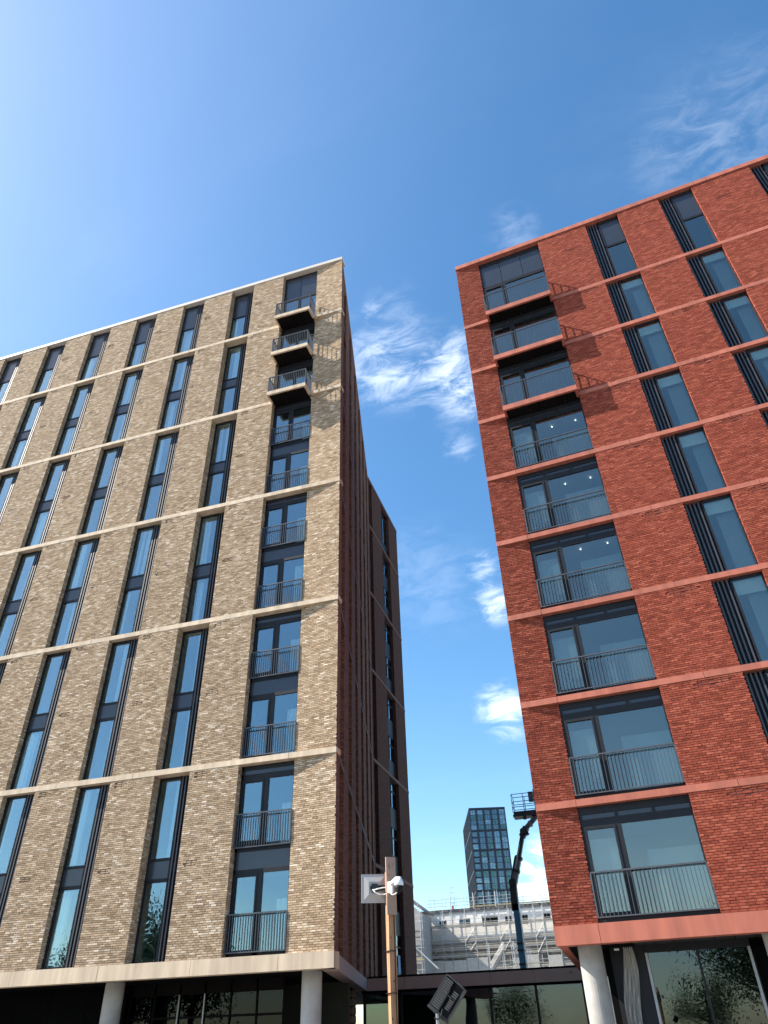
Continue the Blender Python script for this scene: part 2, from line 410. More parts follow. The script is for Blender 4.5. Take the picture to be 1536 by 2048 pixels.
# ---- brickwork: every brick is a small block in front of a recessed mortar core
class Brickwork:
    def __init__(s, rough=1.0): s.items = []; s.rough = rough
    def panel(s, O, ang, length, z0, z1, skip=(), rough=.004):
        n = max(1, round((z1 - z0) / .068)); ch = (z1 - z0) / n
        ca, sa = math.cos(ang), math.sin(ang)
        for i in range(n):
            x = -(.1125 if i % 2 else 0.0) - rng.choice([0, .0, .05, .0]); za = z0 + i * ch + .0065; zb = z0 + (i + 1) * ch - .0065
            while x < length - .02:
                a, b = max(x, 0) + .0045, min(x + .215, length) - .0045
                x += .215
                if b - a < .03: continue
                if any(sx0 < (a + b) / 2 < sx1 and sz0 < (za + zb) / 2 < sz1 for sx0, sx1, sz0, sz1 in skip): continue
                s.items.append((O[0], O[1], ca, sa, a, b, za, zb))
    def finish(s, name, m_stuff, m_single, bld, singles=300):
        A = np.array(s.items); n = len(A)
        pr = rng.uniform(0, .004, n)
        pr[rng.random(n) < .05] += .004
        M = np.array(bld.matrix_world)
        def P(u, w, z):
            x = A[:, 0] + A[:, 2] * u - A[:, 3] * w; y = A[:, 1] + A[:, 3] * u + A[:, 2] * w
            return np.stack([x, y, z], 1)
        a, b, za, zb = A[:, 4], A[:, 5], A[:, 6], A[:, 7]
        jz = rng.uniform(-.002, .002, n)
        tl, tr_ = rng.uniform(-.0035, .0035, n) * s.rough, rng.uniform(-.003, .003, n) * s.rough
        f = [P(a, -pr + tl + tr_, za + jz), P(b, -pr + tl - tr_, za + jz), P(b, -pr - tl - tr_, zb + jz), P(a, -pr - tl + tr_, zb + jz)]
        g = [P(a, .014 + 0 * a, za), P(b, .014 + 0 * a, za), P(b, .014 + 0 * a, zb), P(a, .014 + 0 * a, zb)]
        # pick the bricks that show largest
        W = [q @ M[:3, :3].T + M[:3, 3] for q in (f[0], f[1], f[2], f[3])]
        S = [project(q) for q in W]
        area = 0
        for i in range(4):
            p, q = S[i], S[(i + 1) % 4]; area = area + (p[:, 0] * q[:, 1] - q[:, 0] * p[:, 1])
        area = -area / 2
        inside = np.all([(q[:, 0] > 0) & (q[:, 0] < 1536) & (q[:, 1] > 0) & (q[:, 1] < 2048) for q in S], 0)
        full = (b - a) > .20
        area = np.where(inside & full, area, -1)
        big = np.argsort(-area)[:singles]
        for i in big:
            key = ('brick', name, round(zb[i] - za[i], 4))
            dz = zb[i] - za[i]
            me = cmesh(key, lambda: MB().box(0, .206, 0, .02, 0, dz), m_single)
            o = put(me, 'brick', bld, tuple(f[0][i]), math.atan2(A[i, 3], A[i, 2]))
        keep = np.ones(n, bool); keep[big] = False
        V = np.stack(f + g, 1)[keep].reshape(-1, 3); k = keep.sum()
        base = (np.arange(k) * 8)[:, None, None]
        Q = np.array([(0, 1, 2, 3), (0, 4, 5, 1), (1, 5, 6, 2), (2, 6, 7, 3), (3, 7, 4, 0)])[None]
        F = (base + Q).reshape(-1, 4)
        me = bpy.data.meshes.new(name)
        me.vertices.add(len(V)); me.vertices.foreach_set('co', V.astype(np.float32).ravel())
        me.loops.add(F.size); me.loops.foreach_set('vertex_index', F.astype(np.int32).ravel())
        me.polygons.add(len(F)); me.polygons.foreach_set('loop_start', (np.arange(len(F)) * 4).astype(np.int32))
        me.polygons.foreach_set('use_smooth', np.zeros(len(F), bool)); me.update(calc_edges=True); me.materials.append(MATS[m_stuff])
        o = put(me, name, bld); o['kind'] = 'stuff'
        return o

# ------------------------------------------------------------------ ground
g = MB().quad((-3000, -3000, 0), (3000, -3000, 0), (3000, 3000, 0), (-3000, 3000, 0)).build('ground', 'ground_paving')
g['kind'] = 'structure'

H = 3.15
# ------------------------------------------------------------------ window parts shared by both blocks
def frame_mesh(key, W, rects, D=.07, back=None):
    """frame = list of boxes (x0,x1,z0,z1[,y0,y1])"""
    def fn():
        m = MB()
        for q in rects:
            y0, y1 = (q[4], q[5]) if len(q) > 4 else (0, D)
            m.box(q[0], q[1], y0, y1, q[2], q[3])
        return m
    return cmesh(key, fn, 'dark_metal')
def pane(win, x0, x1, z0, z1, m, y=.035, name='pane'):
    me = cmesh((name, round(x1 - x0, 3), round(z1 - z0, 3), m), lambda: MB().box(0, x1 - x0, 0, .014, 0, z1 - z0), m)
    return put(me, name, win, (x0, y, z0))
def blade(win, x, h, y=0.0):
    me = cmesh(('louvre_blade', round(h, 3)), lambda: MB().box(0, .052, 0, .15, 0, h), 'blade_metal')
    return put(me, 'louvre_blade', win, (x, y, .004))
def curtain(win, x0, x1, z0, z1, y=.22, seed=0):
    r = random.Random(seed)
    m = MB(); n = max(4, int((x1 - x0) / .03)); ph = r.random() * 6
    top = []; bot = []
    for i in range(n + 1):
        x = x0 + (x1 - x0) * i / n
        top.append((x, y + .02 * math.sin(i * 1.1 + ph), z1)); bot.append((x + .02 * math.sin(i * .4 + ph), y + .045 * math.sin(i * 1.1 + ph + .3), z0))
    for i in range(n): m.quad(bot[i], bot[i + 1], top[i + 1], top[i])
    return m.build('curtain', 'curtain', win, smooth=True)

# ================================================================== TAN BLOCK
ZT = 3.8246; TX, TY = -9.0093, 23.987; TTOP = 40.30
tan = thing('tan_apartment_building', 'tall buff brick apartment block with pale stone bands and slim dark windows', 'building', (TX, TY, 0))
bpy.context.view_layer.update()
LED = .203
MODULE = 3.465
T_OPEN = [(-7.415 - MODULE * k, -5.895 - MODULE * k, .42 if k == 0 else .25) for k in range(7)]
T_JUL = (-3.865, -1.70, .30)
T_LEFT = -31.5
FOLD_T = .17
segs = [(ZT + 2 * H * k, ZT + 2 * H * (k + 1) - LED) for k in range(5)] + [(ZT + 10 * H, 40.06)]
bw = Brickwork(.8)
jamb_d = .5
opens = sorted(T_OPEN + [T_JUL])
for si, (z0, z1) in enumerate(segs):
    edges = [T_LEFT] + [v for o in opens for v in o[:2]]
    for i in range(0, len(edges) - 1, 2):
        a, b = edges[i], edges[i + 1]
        MB().box(a + .014, b - .014, .014, jamb_d, z0 - .001, z1 + .001).build('brick_pier', 'tan_mortar', tan)
        skip = []
        if i > 0:
            for zz in ([z1 - .30, z0 + 2.75] if si < 5 else [z0 + 2.6]):
                skip.append((.30, .75, zz - .001, zz + .226))
                vent = MB().box(.30, .75, .035, .045, zz, zz + .225)
                vo = vent.build('air_vent', 'soffit_dark', tan, (a, 0, 0))
                vb = MB()
                for rr in range(3):
                    for cc in range(2): vb.box(.33 + cc * .215, .515 + cc * .215, .006, .035, zz + .012 + rr * .075, zz + .055 + rr * .075)
                vb.build('vent_bricks', 'tan_brick_single', vo)
        bw.panel((a, 0), 0, b - a, z0, z1, skip)
        # jamb facing right
        d = [o for o in opens if abs(o[0] - b) < 1e-6][0][2]
        bw.panel((b, 0), math.pi / 2, d, z0, z1)
    # folded corner pier: flush at the corner, set back beside the window
    MB().prism([(-1.70 + .014, FOLD_T + .014), (-.014, .016), (-.14, jamb_d), (-1.70 + .014, jamb_d)], z0 - .001, z1 + .001).build('brick_pier', 'tan_mortar', tan)
    L_ = math.hypot(1.70, FOLD_T)
    bw.panel((-1.70, FOLD_T), -math.atan2(FOLD_T, 1.70), L_, z0, z1)
bw.finish('brickwork', 'tan_bricks', 'tan_brick_single', tan)

# stone bands, laid in lengths with open joints
def band(bld, x0, x1, joints, z0, z1, proud, depth, m, name='stone_band', piece='band_stone'):
    xs = [x0] + [j for j in sorted(joints) if x0 + .3 < j < x1 - .3] + [x1]
    back = MB().box(x0 + .01, x1 - .01, .02, depth - .01, z0 + .004, z1 - .004).build(name, 'joint_dark', bld)
    for a, b in zip(xs, xs[1:]):
        ga = .006 if a != x0 else 0; gb = .006 if b != x1 else 0
        jig = random.uniform(-.003, .003)
        MB().box(a + ga, b - gb, -proud + jig, depth, z0, z1).build(piece, m, back)
tj = [-1.85 - .02, -4.93] + [-4.93 - MODULE * k for k in range(1, 9)]
for k in range(1, 6):
    zt_ = ZT + 2 * H * k
    if k in (4, 5):
        band(tan, T_LEFT, -3.865, tj, zt_ - LED, zt_, .012, .46, 'tan_stone')
        band(tan, -1.70, 0, [], zt_ - LED, zt_, .012, .46, 'tan_stone')
    else:
        band(tan, T_LEFT, 0, tj, zt_ - LED, zt_, .012, .46, 'tan_stone')
band(tan, T_LEFT, 0, tj, 3.38, ZT, .012, .46, 'tan_stone', 'base_band')
band(tan, T_LEFT, 0.0, [-5.2 - 5.2 * k for k in range(6)], 40.06, TTOP, .03, .55, 'pale_coping', 'coping', 'coping_stone')

# window units
def tan_unit(x, y, z, hgt, rz, full, seed, top=False):
    R = random.Random(seed)
    W = 1.52
    if not top:
        zs = dict(l0=.07, l1=2.45, s0=2.57, s1=3.14, u0=3.24, u1=hgt - .10)
    else:
        zs = dict(l0=.07, l1=2.42, s0=2.52, s1=hgt - .22, u0=None, u1=None)
    rects = [(0, .06, 0, hgt), (.90, .955, 0, hgt), (0, .955, 0, zs['l0']), (0, .955, zs['l1'], zs['s0'])]
    if top: rects += [(0, .955, zs['s1'], hgt, -.0, .07)]
    else: rects += [(0, .955, zs['s1'], zs['u0']), (0, .955, zs['u1'], hgt)]
    rects += [(.955, W, 0, hgt, .15, .17)]
    me = frame_mesh(('window', 'tan', round(hgt, 3)), W, rects)
    w = put(me, 'window', tan, (x, y, z), rz)
    pane(w, .06, .90, zs['l0'], zs['l1'], 'glass_tan')
    pane(w, .06, .90, zs['s0'], zs['s1'], 'spandrel', .02, 'spandrel_panel')
    if not top: pane(w, .06, .90, zs['u0'], zs['u1'], 'glass_tan')
    if full:
        for i in range(4): blade(w, .975 + i * .138, hgt - .008)
        for a, b in ([(zs['l0'], zs['l1'])] + ([] if top else [(zs['u0'], zs['u1'])])):
            if R.random() < .75:
                wd = R.uniform(.16, .45)
                if R.random() < .7: curtain(w, .90 - wd, .93, a - .05, b - .02, .2, seed)
                else: curtain(w, .0, wd, a - .05, b - .02, .2, seed)
            if R.random() < .4: curtain(w, .25, .25 + R.uniform(.1, .3), a - .05, b - .02, .26, seed + 5)
    return w
for si, (z0, z1) in enumerate(segs):
    for k, (a, b, d) in enumerate(T_OPEN):
        tan_unit(a, d, z0, z1 - z0, 0, True, si * 31 + k, top=(si == 5))

def railing(bld, pts, z0, z1, step=.098, y_off=0, corner_posts=True):
    """pts: plan polyline in building coords; one railing with its balusters as parts"""
    m = MB()
    for (xa, ya), (xb, yb) in zip(pts, pts[1:]):
        m.beam((xa, ya, z1 - .02), (xb, yb, z1 - .02), .05, .04)
        m.beam((xa, ya, z0 + .015), (xb, yb, z0 + .015), .045, .03)
    if corner_posts:
        for x, y in pts: m.box(x - .022, x + .022, y - .022, y + .022, z0, z1 - .04)
    o = m.build('railing', 'rail_metal', bld)
    hh = z1 - z0 - .07
    me = cmesh(('baluster', round(hh, 3)), lambda: MB().box(-.008, .008, -.019, .019, 0, hh), 'rail_metal')
    for (xa, ya), (xb, yb) in zip(pts, pts[1:]):
        L_ = math.hypot(xb - xa, yb - ya); n = max(2, round(L_ / step)); ang = math.atan2(yb - ya, xb - xa)
        for i in range(1, n):
            t = i / n
            put(me, 'baluster', o, (xa + (xb - xa) * t, ya + (yb - ya) * t, z0 + .03), ang)
    return o

# juliet bays on segments 0..3, balconies above
JX0, JX1, JD = T_JUL
JW = JX1 - JX0
def tan_juliet(z0, hgt, seed):
    rects = [(0, .08, 0, hgt), (JW - .07, JW, 0, hgt), (0, JW, 0, .10), (0, JW, 2.44, 2.57), (0, JW, 3.14, 3.30), (0, JW, 5.58, 5.78), (0, JW, 5.93, hgt)]
    for a, b in ((0, 2.44), (3.30, 5.58)):
        rects += [(.95, 1.13, a, b), (.08, .15, a + .08, b, -.015, .06), (.88, .95, a + .08, b, -.015, .06), (.15, .88, b - .09, b, -.015, .06), (.15, .88, a + .08, a + .20, -.015, .06)]
    w = put(frame_mesh(('window', 'tanjul'), JW, rects), 'window', tan, (JX0, JD, z0))
    for a, b in ((0, 2.44), (3.30, 5.58)):
        pane(w, .15, .88, a + .20, b - .09, 'glass_tan')
        pane(w, 1.13, JW - .07, a + .10, b, 'glass_tan')
        curtain(w, 1.55, 2.12, a + .08, b - random.uniform(.15, .9), .35, seed + int(a))
    pane(w, .08, JW - .07, 2.57, 3.14, 'spandrel', .02, 'spandrel_panel')
    pane(w, .08, JW - .07, 5.78, 5.93, 'spandrel', .02, 'spandrel_panel')
    railing(tan, [(JX0 + .03, .15), (JX1 - .02, .15)], z0 + .11, z0 + 1.23)
    railing(tan, [(JX0 + .03, .15), (JX1 - .02, .15)], z0 + 3.24, z0 + 4.38)
for k in range(4):
    tan_juliet(segs[k][0], segs[k][1] - segs[k][0], 900 + k)
def tan_balcony_window(z0, hgt, seed, panels):
    gt = 2.42
    rects = [(0, .08, 0, hgt), (JW - .07, JW, 0, hgt), (0, JW, 0, .10), (0, JW, gt, gt + .14), (.98, 1.14, 0, gt), (0, JW, hgt - .18, hgt)]
    if not panels: rects += [(0, JW, gt + .14, hgt, .02, .07)]
    w = put(frame_mesh(('window', 'tanbal', panels), JW, rects), 'window', tan, (JX0, JD, z0))
    pane(w, .08, .98, .10, gt, 'glass_tan'); pane(w, 1.14, JW - .07, .10, gt, 'glass_tan')
    if panels:
        pane(w, .08, 1.05, gt + .14, hgt - .18, 'spandrel', .01, 'spandrel_panel'); pane(w, 1.07, JW - .07, gt + .14, hgt - .18, 'spandrel', .01, 'spandrel_panel')
    curtain(w, 1.6, 2.1, .08, gt, .35, seed)
tan_balcony_window(ZT + 8 * H, H - .22, 5, False)
tan_balcony_window(ZT + 9 * H, H - .22, 6, False)
tan_balcony_window(ZT + 10 * H, 40.06 - ZT - 10 * H, 7, True)
def balcony(bld, x0, x1, ztop, proj, inner, m_edge, thick=.24):
    o = MB().box(x0, x1, -proj, inner, ztop - .05, ztop - .005).build('balcony', m_edge, bld)
    e = MB(); e.box(x0, x1, -proj - .004, -proj + .09, ztop - thick, ztop); e.box(x0 - .004, x0 + .09, -proj + .09, 0.0, ztop - thick, ztop); e.box(x1 - .09, x1 + .004, -proj + .09, 0.0, ztop - thick, ztop)
    e.build('slab_edge', m_edge, o)
    n = max(3, round((x1 - x0) / .52)); w = (x1 - x0 - .18) / n
    for i in range(n):
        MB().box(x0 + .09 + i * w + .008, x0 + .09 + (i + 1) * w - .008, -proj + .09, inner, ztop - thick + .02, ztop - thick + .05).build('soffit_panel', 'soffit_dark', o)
    return o
for k in (8, 9, 10):
    zz = ZT + k * H
    balcony(tan, JX0 - .01, JX1, zz, .70, JD + .02, 'tan_stone')
    railing(tan, [(JX0 + .03, .05), (JX0 + .03, -.66), (JX1 - .03, -.66), (JX1 - .03, .05)], zz + .0, zz + 1.10)

# --- angled return wall and rear wing
KX, KY = -5.19, 20.61
SL = math.hypot(KX, KY); SANG = math.atan2(KY, KX)
cu, su = math.cos(SANG), math.sin(SANG)
def S2(u, w): return (u * cu - w * su, u * su + w * cu)     # u along the return, w inward
s_open = [(1.15 + MODULE * k, 2.67 + MODULE * k) for k in range(6)]
sz = segs
for z0, z1 in sz:
    ed = [0.016] + [v for o in s_open for v in o] + [SL]
    for i in range(0, len(ed), 2):
        a, b = ed[i], ed[i + 1]
        poly_ = [S2(a, 0), S2(b, 0), S2(b, .55), S2(a, .55)] if i else [S2(.02, 0), S2(b, 0), S2(b, .55), S2(.80, .55), (-.02, .06)]
        MB().prism(poly_, z0 - .001, z1 + .001).build('return_pier', 'side_brick_shaded', tan)
for si, (z0, z1) in enumerate(sz):
    for k, (a, b) in enumerate(s_open):
        x, y = S2(a, .46); tan_unit(x, y, z0, z1 - z0, SANG, False, 0, top=(si == 5))
for k in range(0, 6):
    zt_ = ZT + 2 * H * k
    lo = 3.38 if k == 0 else zt_ - LED
    b0 = MB().prism([S2(.02, 0.02), S2(SL, .02), S2(SL, .46), S2(.5, .46)], lo + .005, zt_ - .005).build('stone_band', 'joint_dark', tan)
    nseg = 6
    for i in range(nseg):
        a, b = SL * i / nseg + (.0 if i == 0 else .006), SL * (i + 1) / nseg - .006
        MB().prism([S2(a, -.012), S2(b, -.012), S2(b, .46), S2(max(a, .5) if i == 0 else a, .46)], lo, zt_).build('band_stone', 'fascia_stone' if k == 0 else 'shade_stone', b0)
c0 = MB().prism([S2(.0, -.012), S2(SL, -.012), S2(SL, .5), S2(.6, .5)], 40.065, TTOP - .004).build('coping', 'fascia_stone', tan)
# wing: plane x = KX going back
WL = 8.65
wopen = [(0.25, 1.05), (3.75, 6.0)]
for z0, z1 in sz:
    ed = [0] + [v for o in wopen for v in o] + [WL]
    for i in range(0, len(ed), 2):
        a, b = ed[i], ed[i + 1]
        MB().box(KX - .5, KX, KY + a, KY + b, z0 - .001, z1 + .001).build('wing_pier', 'wing_brick_shaded', tan)
def wing_unit(z0, hgt, storeys):
    a = 3.75
    for q in range(storeys):
        zb = z0 + q * (hgt / storeys if storeys > 1 else 0)
        hh = hgt / storeys
        gb = 1.25
        rects = [(0, .07, 0, hh), (2.18, 2.25, 0, hh), (0, 2.25, 0, gb, .0, .06), (0, 2.25, hh - .08, hh), (.95, 1.05, gb, hh), (0, 2.25, hh - .75, hh - .67)]
        w = put(frame_mesh(('window', 'wing', round(hh, 3)), 2.25, rects), 'window', tan, (KX - .22, KY + a, zb), math.pi / 2)
        pane(w, .07, .95, gb, hh - .75, 'glass_tan'); pane(w, 1.05, 2.18, gb, hh - .75, 'glass_tan'); pane(w, .07, 2.18, hh - .67, hh - .08, 'glass_tan')
for si, (z0, z1) in enumerate(sz):
    wing_unit(z0, z1 - z0, 2 if si < 5 else 1)
    w = put(frame_mesh(('window', 'slot', round(z1 - z0, 3)), .8, [(0, .05, 0, z1 - z0), (.75, .8, 0, z1 - z0), (0, .8, 2.5, 3.1), (.05, .75, 0, z1 - z0, .10, .12)]), 'window', tan, (KX - .2, KY + .25, z0), math.pi / 2)
for k in range(0, 6):
    zt_ = ZT + 2 * H * k; lo = 3.38 if k == 0 else zt_ - LED
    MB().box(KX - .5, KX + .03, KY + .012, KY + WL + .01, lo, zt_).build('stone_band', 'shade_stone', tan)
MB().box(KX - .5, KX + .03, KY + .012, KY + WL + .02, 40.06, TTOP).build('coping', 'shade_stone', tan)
# blue film on a wing window
MB().box(KX - .205, KX - .195, KY + 5.0, KY + 5.5, ZT + .95, ZT + 1.9).build('window_film', 'sticker_blue', tan)
# floors, partitions, roof, rear mass
foot = [(T_LEFT, .52), (-.62, .52), S2(SL, .52), (KX - .55, KY + WL - .1), (T_LEFT, KY + WL - .1)]
def inset(d): return [(T_LEFT, d), (-.75 - d * .25, d), S2(SL, d), (KX - d, KY + WL - .1), (T_LEFT, KY + WL - .1)]
for k in range(0, 11):
    zz = ZT + k * H
    MB().prism(inset(.56), zz - .34, zz - .05).build('floor_slab', 'interior', tan)
MB().prism(inset(.57), 39.7, 40.2).build('roof_slab', 'interior', tan)
part = MB(); part.box(T_LEFT, -5.0, 4.6, 4.8, ZT, 39.7); part.box(-5.0, -2.2, 4.6, 4.8, ZT, 39.7)
for k in range(8):
    xx = -4.88 - MODULE * k
    part.box(xx - .08, xx + .08, .58, 4.6, ZT - .1, 39.7)
part.prism([(-1.6, .6), (-1.3, .6), S2(SL, 3.2), S2(SL, 3.4)], ZT, 39.7)
part.build('interior_partition', 'interior', tan)
MB().box(T_LEFT, T_LEFT + .3, .02, KY + WL, ZT - .1, 40).build('end_wall', 'tan_brick_pattern', tan)
MB().box(T_LEFT, KX, KY + WL - .1, KY + WL, ZT - .1, 40).build('rear_wall', 'tan_brick_pattern', tan)
# soffit over the ground floor and what stands under it
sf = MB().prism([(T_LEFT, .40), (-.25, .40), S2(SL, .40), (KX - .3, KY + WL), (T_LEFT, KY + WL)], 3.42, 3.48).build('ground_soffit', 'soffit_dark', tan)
for (wx, wy) in ((-10.24, 25.28), (-17.62, 25.42), (-25.0, 25.42)):
    MB().tube((wx - TX, wy - TY, 0), (wx - TX, wy - TY, 3.42), .325, 32).build('column', 'concrete', tan, smooth=False)
for i, xw in enumerate(np.arange(-31.0, -8.5, 1.58)):
    p_ = MB(); x = xw - 0
    p_.box(x + .02, x + 1.56, 2.6, 2.66, 0, 3.42)
    for j in range(24): p_.box(x + .05 + j * .063, x + .075 + j * .063, 2.57, 2.6, 0, 3.42)
    if xw < -10.2: p_.build('cladding_panel', 'black_cladding', tan)
shop = MB()
xs = [-9.9 + 1.0 * i for i in range(8)]
for x in xs: shop.box(x - .03, x + .03, 2.9, 3.0, 0, 3.42)
shop.box(-10, -2.9, 2.9, 3.0, 3.05, 3.42); shop.box(-10, -2.9, 2.905, 2.995, 2.35, 2.42)
sw = shop.build('shopfront', 'soffit_dark', tan)
for a, b in zip(xs, xs[1:]): pane(sw, a + .03, b - .03, 0.02, 2.35, 'glass_lobby', 2.94); pane(sw, a + .03, b - .03, 2.42, 3.05, 'glass_lobby', 2.94)
for x in (-9.5, -6.9, -5.9): MB().box(x - .02, x + .02, 2.86, 2.9, 0, 3.05).build('glazing_bar', 'silver_metal', tan)
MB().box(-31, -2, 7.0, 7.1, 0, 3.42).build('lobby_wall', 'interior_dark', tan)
# grooved brick pillars near the corner
for (wx, wy, w_) in ((-12.62, 33.1, .22), (-12.82, 35.75, .55)):
    m_ = MB(); lx, ly = wx - TX, wy - TY
    o = MB().box(lx - w_ / 2 + .02, lx + w_ / 2 - .02, ly + .02, ly + .5, 0, 3.42).build('pillar', 'joint_dark', tan)
    for i in range(11):
        MB().box(lx - w_ / 2, lx + w_ / 2, ly, ly + .52, i * .31 + .01, i * .31 + .275).build('pillar_block', 'tan_brick_pattern', o)
# loop of cable hanging from the soffit
pts = [(-13.3 + .09 * math.sin(t), .9, 3.27 + .09 * math.cos(t)) for t in np.linspace(-2.2, 2.6, 14)]
MB().path([(-13.33, .9, 3.42)] + pts, .013, 6).build('cable_loop', 'white_plastic', tan)

# ================================================================== RED BLOCK
ZR = 3.9062; RX, RY, RA = -2.1183, 22.4971, -0.0834434
red = thing('red_apartment_building', 'red brick apartment block with salmon stone bands and stacked balconies', 'building', (RX, RY, 0), RA)
bpy.context.view_layer.update()
RL = .19; RTOP = 33.90; RCOP = 33.64; R_RIGHT = 19.4
R_JUL = (1.19, 4.29)
R_OPEN = [(6.68, 8.22), (10.14, 11.66), (14.22, 15.76)]
RD = .15; FOLD_R = .15
rsegs = [(ZR + H * k, ZR + H * (k + 1) - RL) for k in range(8)] + [(ZR + 8 * H, RCOP)]
bw = Brickwork(1.0)
for si, (z0, z1) in enumerate(rsegs):
    MB().prism([(.014, .016), (1.19 - .014, FOLD_R + .014), (1.19 - .014, .5), (.014, .5)], z0 - .001, z1 + .001).build('brick_pier', 'red_mortar', red)
    bw.panel((0, 0), math.atan2(FOLD_R, 1.19), math.hypot(1.19, FOLD_R), z0, z1)
    ed = [4.29] + [v for o in R_OPEN for v in o] + [R_RIGHT]
    for i in range(0, len(ed), 2):
        a, b = ed[i], ed[i + 1]
        MB().box(a + .014, b - .014, .014, .5, z0 - .001, z1 + .001).build('brick_pier', 'red_mortar', red)
        skip = []
        zz = z1 - .28 if si < 8 else z0 + 3.0
        for off in ((1.0, 1.55) if i == 0 else (.55, 1.1)):
            if si < 8 and i > 2: continue
            zv = zz; hv = .226 if si < 8 else .076
            skip.append((off, off + .42, zv, zv + hv))
            vo = MB().box(off, off + .42, .035, .045, zv, zv + hv).build('air_vent', 'soffit_dark', red, (a, 0, 0))
            vb = MB()
            for rr in range(3 if si < 8 else 1):
                for cc in range(2): vb.box(off + .02 + cc * .205, off + .195 + cc * .205, .008, .035, zv + .014 + rr * .075, zv + .052 + rr * .075)
            vb.build('vent_bricks', 'red_brick_single', vo)
        bw.panel((a, 0), 0, b - a, z0, z1, skip)
        if i > 0 or True:
            bw.panel((a, RD), -math.pi / 2, RD, z0, z1)      # jamb facing left
bw.finish('brickwork', 'red_bricks', 'red_brick_single', red)
rj = [1.19, 5.62, 9.2, 12.7, 16.4]
for k in range(1, 9):
    zt_ = ZR + H * k
    if k in (6, 7, 8):
        band(red, 0, 1.19, [], zt_ - RL, zt_, .012, .44, 'red_stone'); band(red, 4.29, R_RIGHT, rj, zt_ - RL, zt_, .012, .44, 'red_stone')
    else:
        band(red, 0, R_RIGHT, rj, zt_ - RL, zt_, .012, .44, 'red_stone')
band(red, 0, R_RIGHT, rj, 3.45, ZR, .012, .44, 'red_stone', 'base_band')
band(red, -.02, R_RIGHT, [1.3, 7.3, 12.4], RCOP, RTOP, .05, .55, 'red_stone', 'coping', 'coping_stone')

def red_unit(x, z, hgt, seed, top):
    R = random.Random(seed); W = 1.54
    gt = 2.86 if not top else 2.42
    gt = min(gt, hgt - .08)
    rects = [(0, .03, 0, hgt), (.56, .62, 0, hgt), (1.49, W, 0, hgt), (.56, W, 0, .06), (0, .56, 0, hgt, .16, .18)]
    rects += [(.56, W, gt, hgt)] if not top else [(.56, W, gt, gt + .13), (.56, W, hgt - .22, hgt)]
    w = put(frame_mesh(('window', 'red', top, round(hgt, 3)), W, rects), 'window', red, (x, RD, z))
    pane(w, .62, 1.49, .06, gt, 'glass_red')
    if top: pane(w, .62, 1.49, gt + .13, hgt - .22, 'spandrel', .02, 'spandrel_panel')
    for i in range(4): blade(w, .045 + i * .132, hgt - .008, .005)
    if not top: MB().box(.95 + R.uniform(-.06, .06), 1.5, .34, .36, .0, gt - .42).build('pale_screen', 'pale_screen_grey', w)
    if not top:
        dr = R.uniform(.40, .50)
        b_ = MB().box(.60, 1.52, .14, .15, gt - dr, gt - .02); b_.box(.60, 1.52, .135, .16, gt - dr - .03, gt - dr); b_.build('roller_blind', 'blind', w)
for si, (z0, z1) in enumerate(rsegs):
    for k, (a, b) in enumerate(R_OPEN):
        red_unit(a, z0, z1 - z0, si * 17 + k, si == 8)
RW = R_JUL[1] - R_JUL[0]
def red_bay(z0, hgt, k):
    top = k == 8; bal = k >= 6
    gt = 2.42
    rects = [(0, .07, 0, hgt), (RW - .05, RW, 0, hgt), (0, RW, 0, .13), (0, RW, gt, gt + .20), (.96, 1.12, 0, gt),
             (.07, .14, .13, gt, -.02, .06), (.90, .96, .13, gt, -.02, .06), (.14, .90, gt - .08, gt, -.02, .06), (.14, .90, .13, .24, -.02, .06)]
    if not top: rects += [(0, RW, gt + .33, hgt), (1.0, 1.09, gt + .20, gt + .33), (2.03, 2.12, gt + .20, gt + .33)]
    else: rects += [(0, RW, hgt - .28, hgt)]
    w = put(frame_mesh(('window', 'redbay', top), RW, rects), 'window', red, (R_JUL[0], RD + .04, z0))
    pane(w, .14, .90, .24, gt - .08, 'glass_red')
    pane(w, 1.12, RW - .05, .13, gt, 'glass_red')
    if not top:
        for a, b in ((.07, 1.0), (1.09, 2.03), (2.12, RW - .05)): pane(w, a, b, gt + .20, gt + .33, 'spandrel', .03, 'spandrel_panel')
    else:
        for a, b in ((.07, 1.0), (1.02, 2.06), (2.08, RW - .05)): pane(w, a, b, gt + .20, hgt - .28, 'spandrel', .02, 'spandrel_panel')
    if not bal:
        railing(red, [(R_JUL[0] + .03, .09), (R_JUL[1] - .02, .09)], z0 + .12, z0 + 1.24, .108)
    elif bal:
        balcony(red, R_JUL[0], R_JUL[1] - .02, z0, .47, RD + .05, 'red_stone', .25)
        railing(red, [(R_JUL[0] + .03, .04), (R_JUL[0] + .03, -.43), (R_JUL[1] - .05, -.43), (R_JUL[1] - .05, .04)], z0, z0 + 1.20, .108)
    if k in (3, 4, 5):
        for (dx, dy) in ((1.7, 1.0), (2.7, 1.0), (1.7, 2.3), (2.7, 2.3)):
            MB().lathe((R_JUL[0] + dx, dy + .2, z0 + H - .40), [(.020, 0), (.020, .02)], 10).build('downlight', 'downlight', red)
    if not bal: MB().box(1.62, RW - .02, .45, .47, .0, 1.80 + random.uniform(-.08, .12)).build('pale_screen', 'pale_screen_grey', w)
    # flat pale screen behind the door leaf
    if not bal: MB().box(.08, .94, .16, .17, .20, gt - .32).build('pale_screen', 'pale_screen_grey', w)
for k, (z0, z1) in enumerate(rsegs): red_bay(z0, z1 - z0, k)
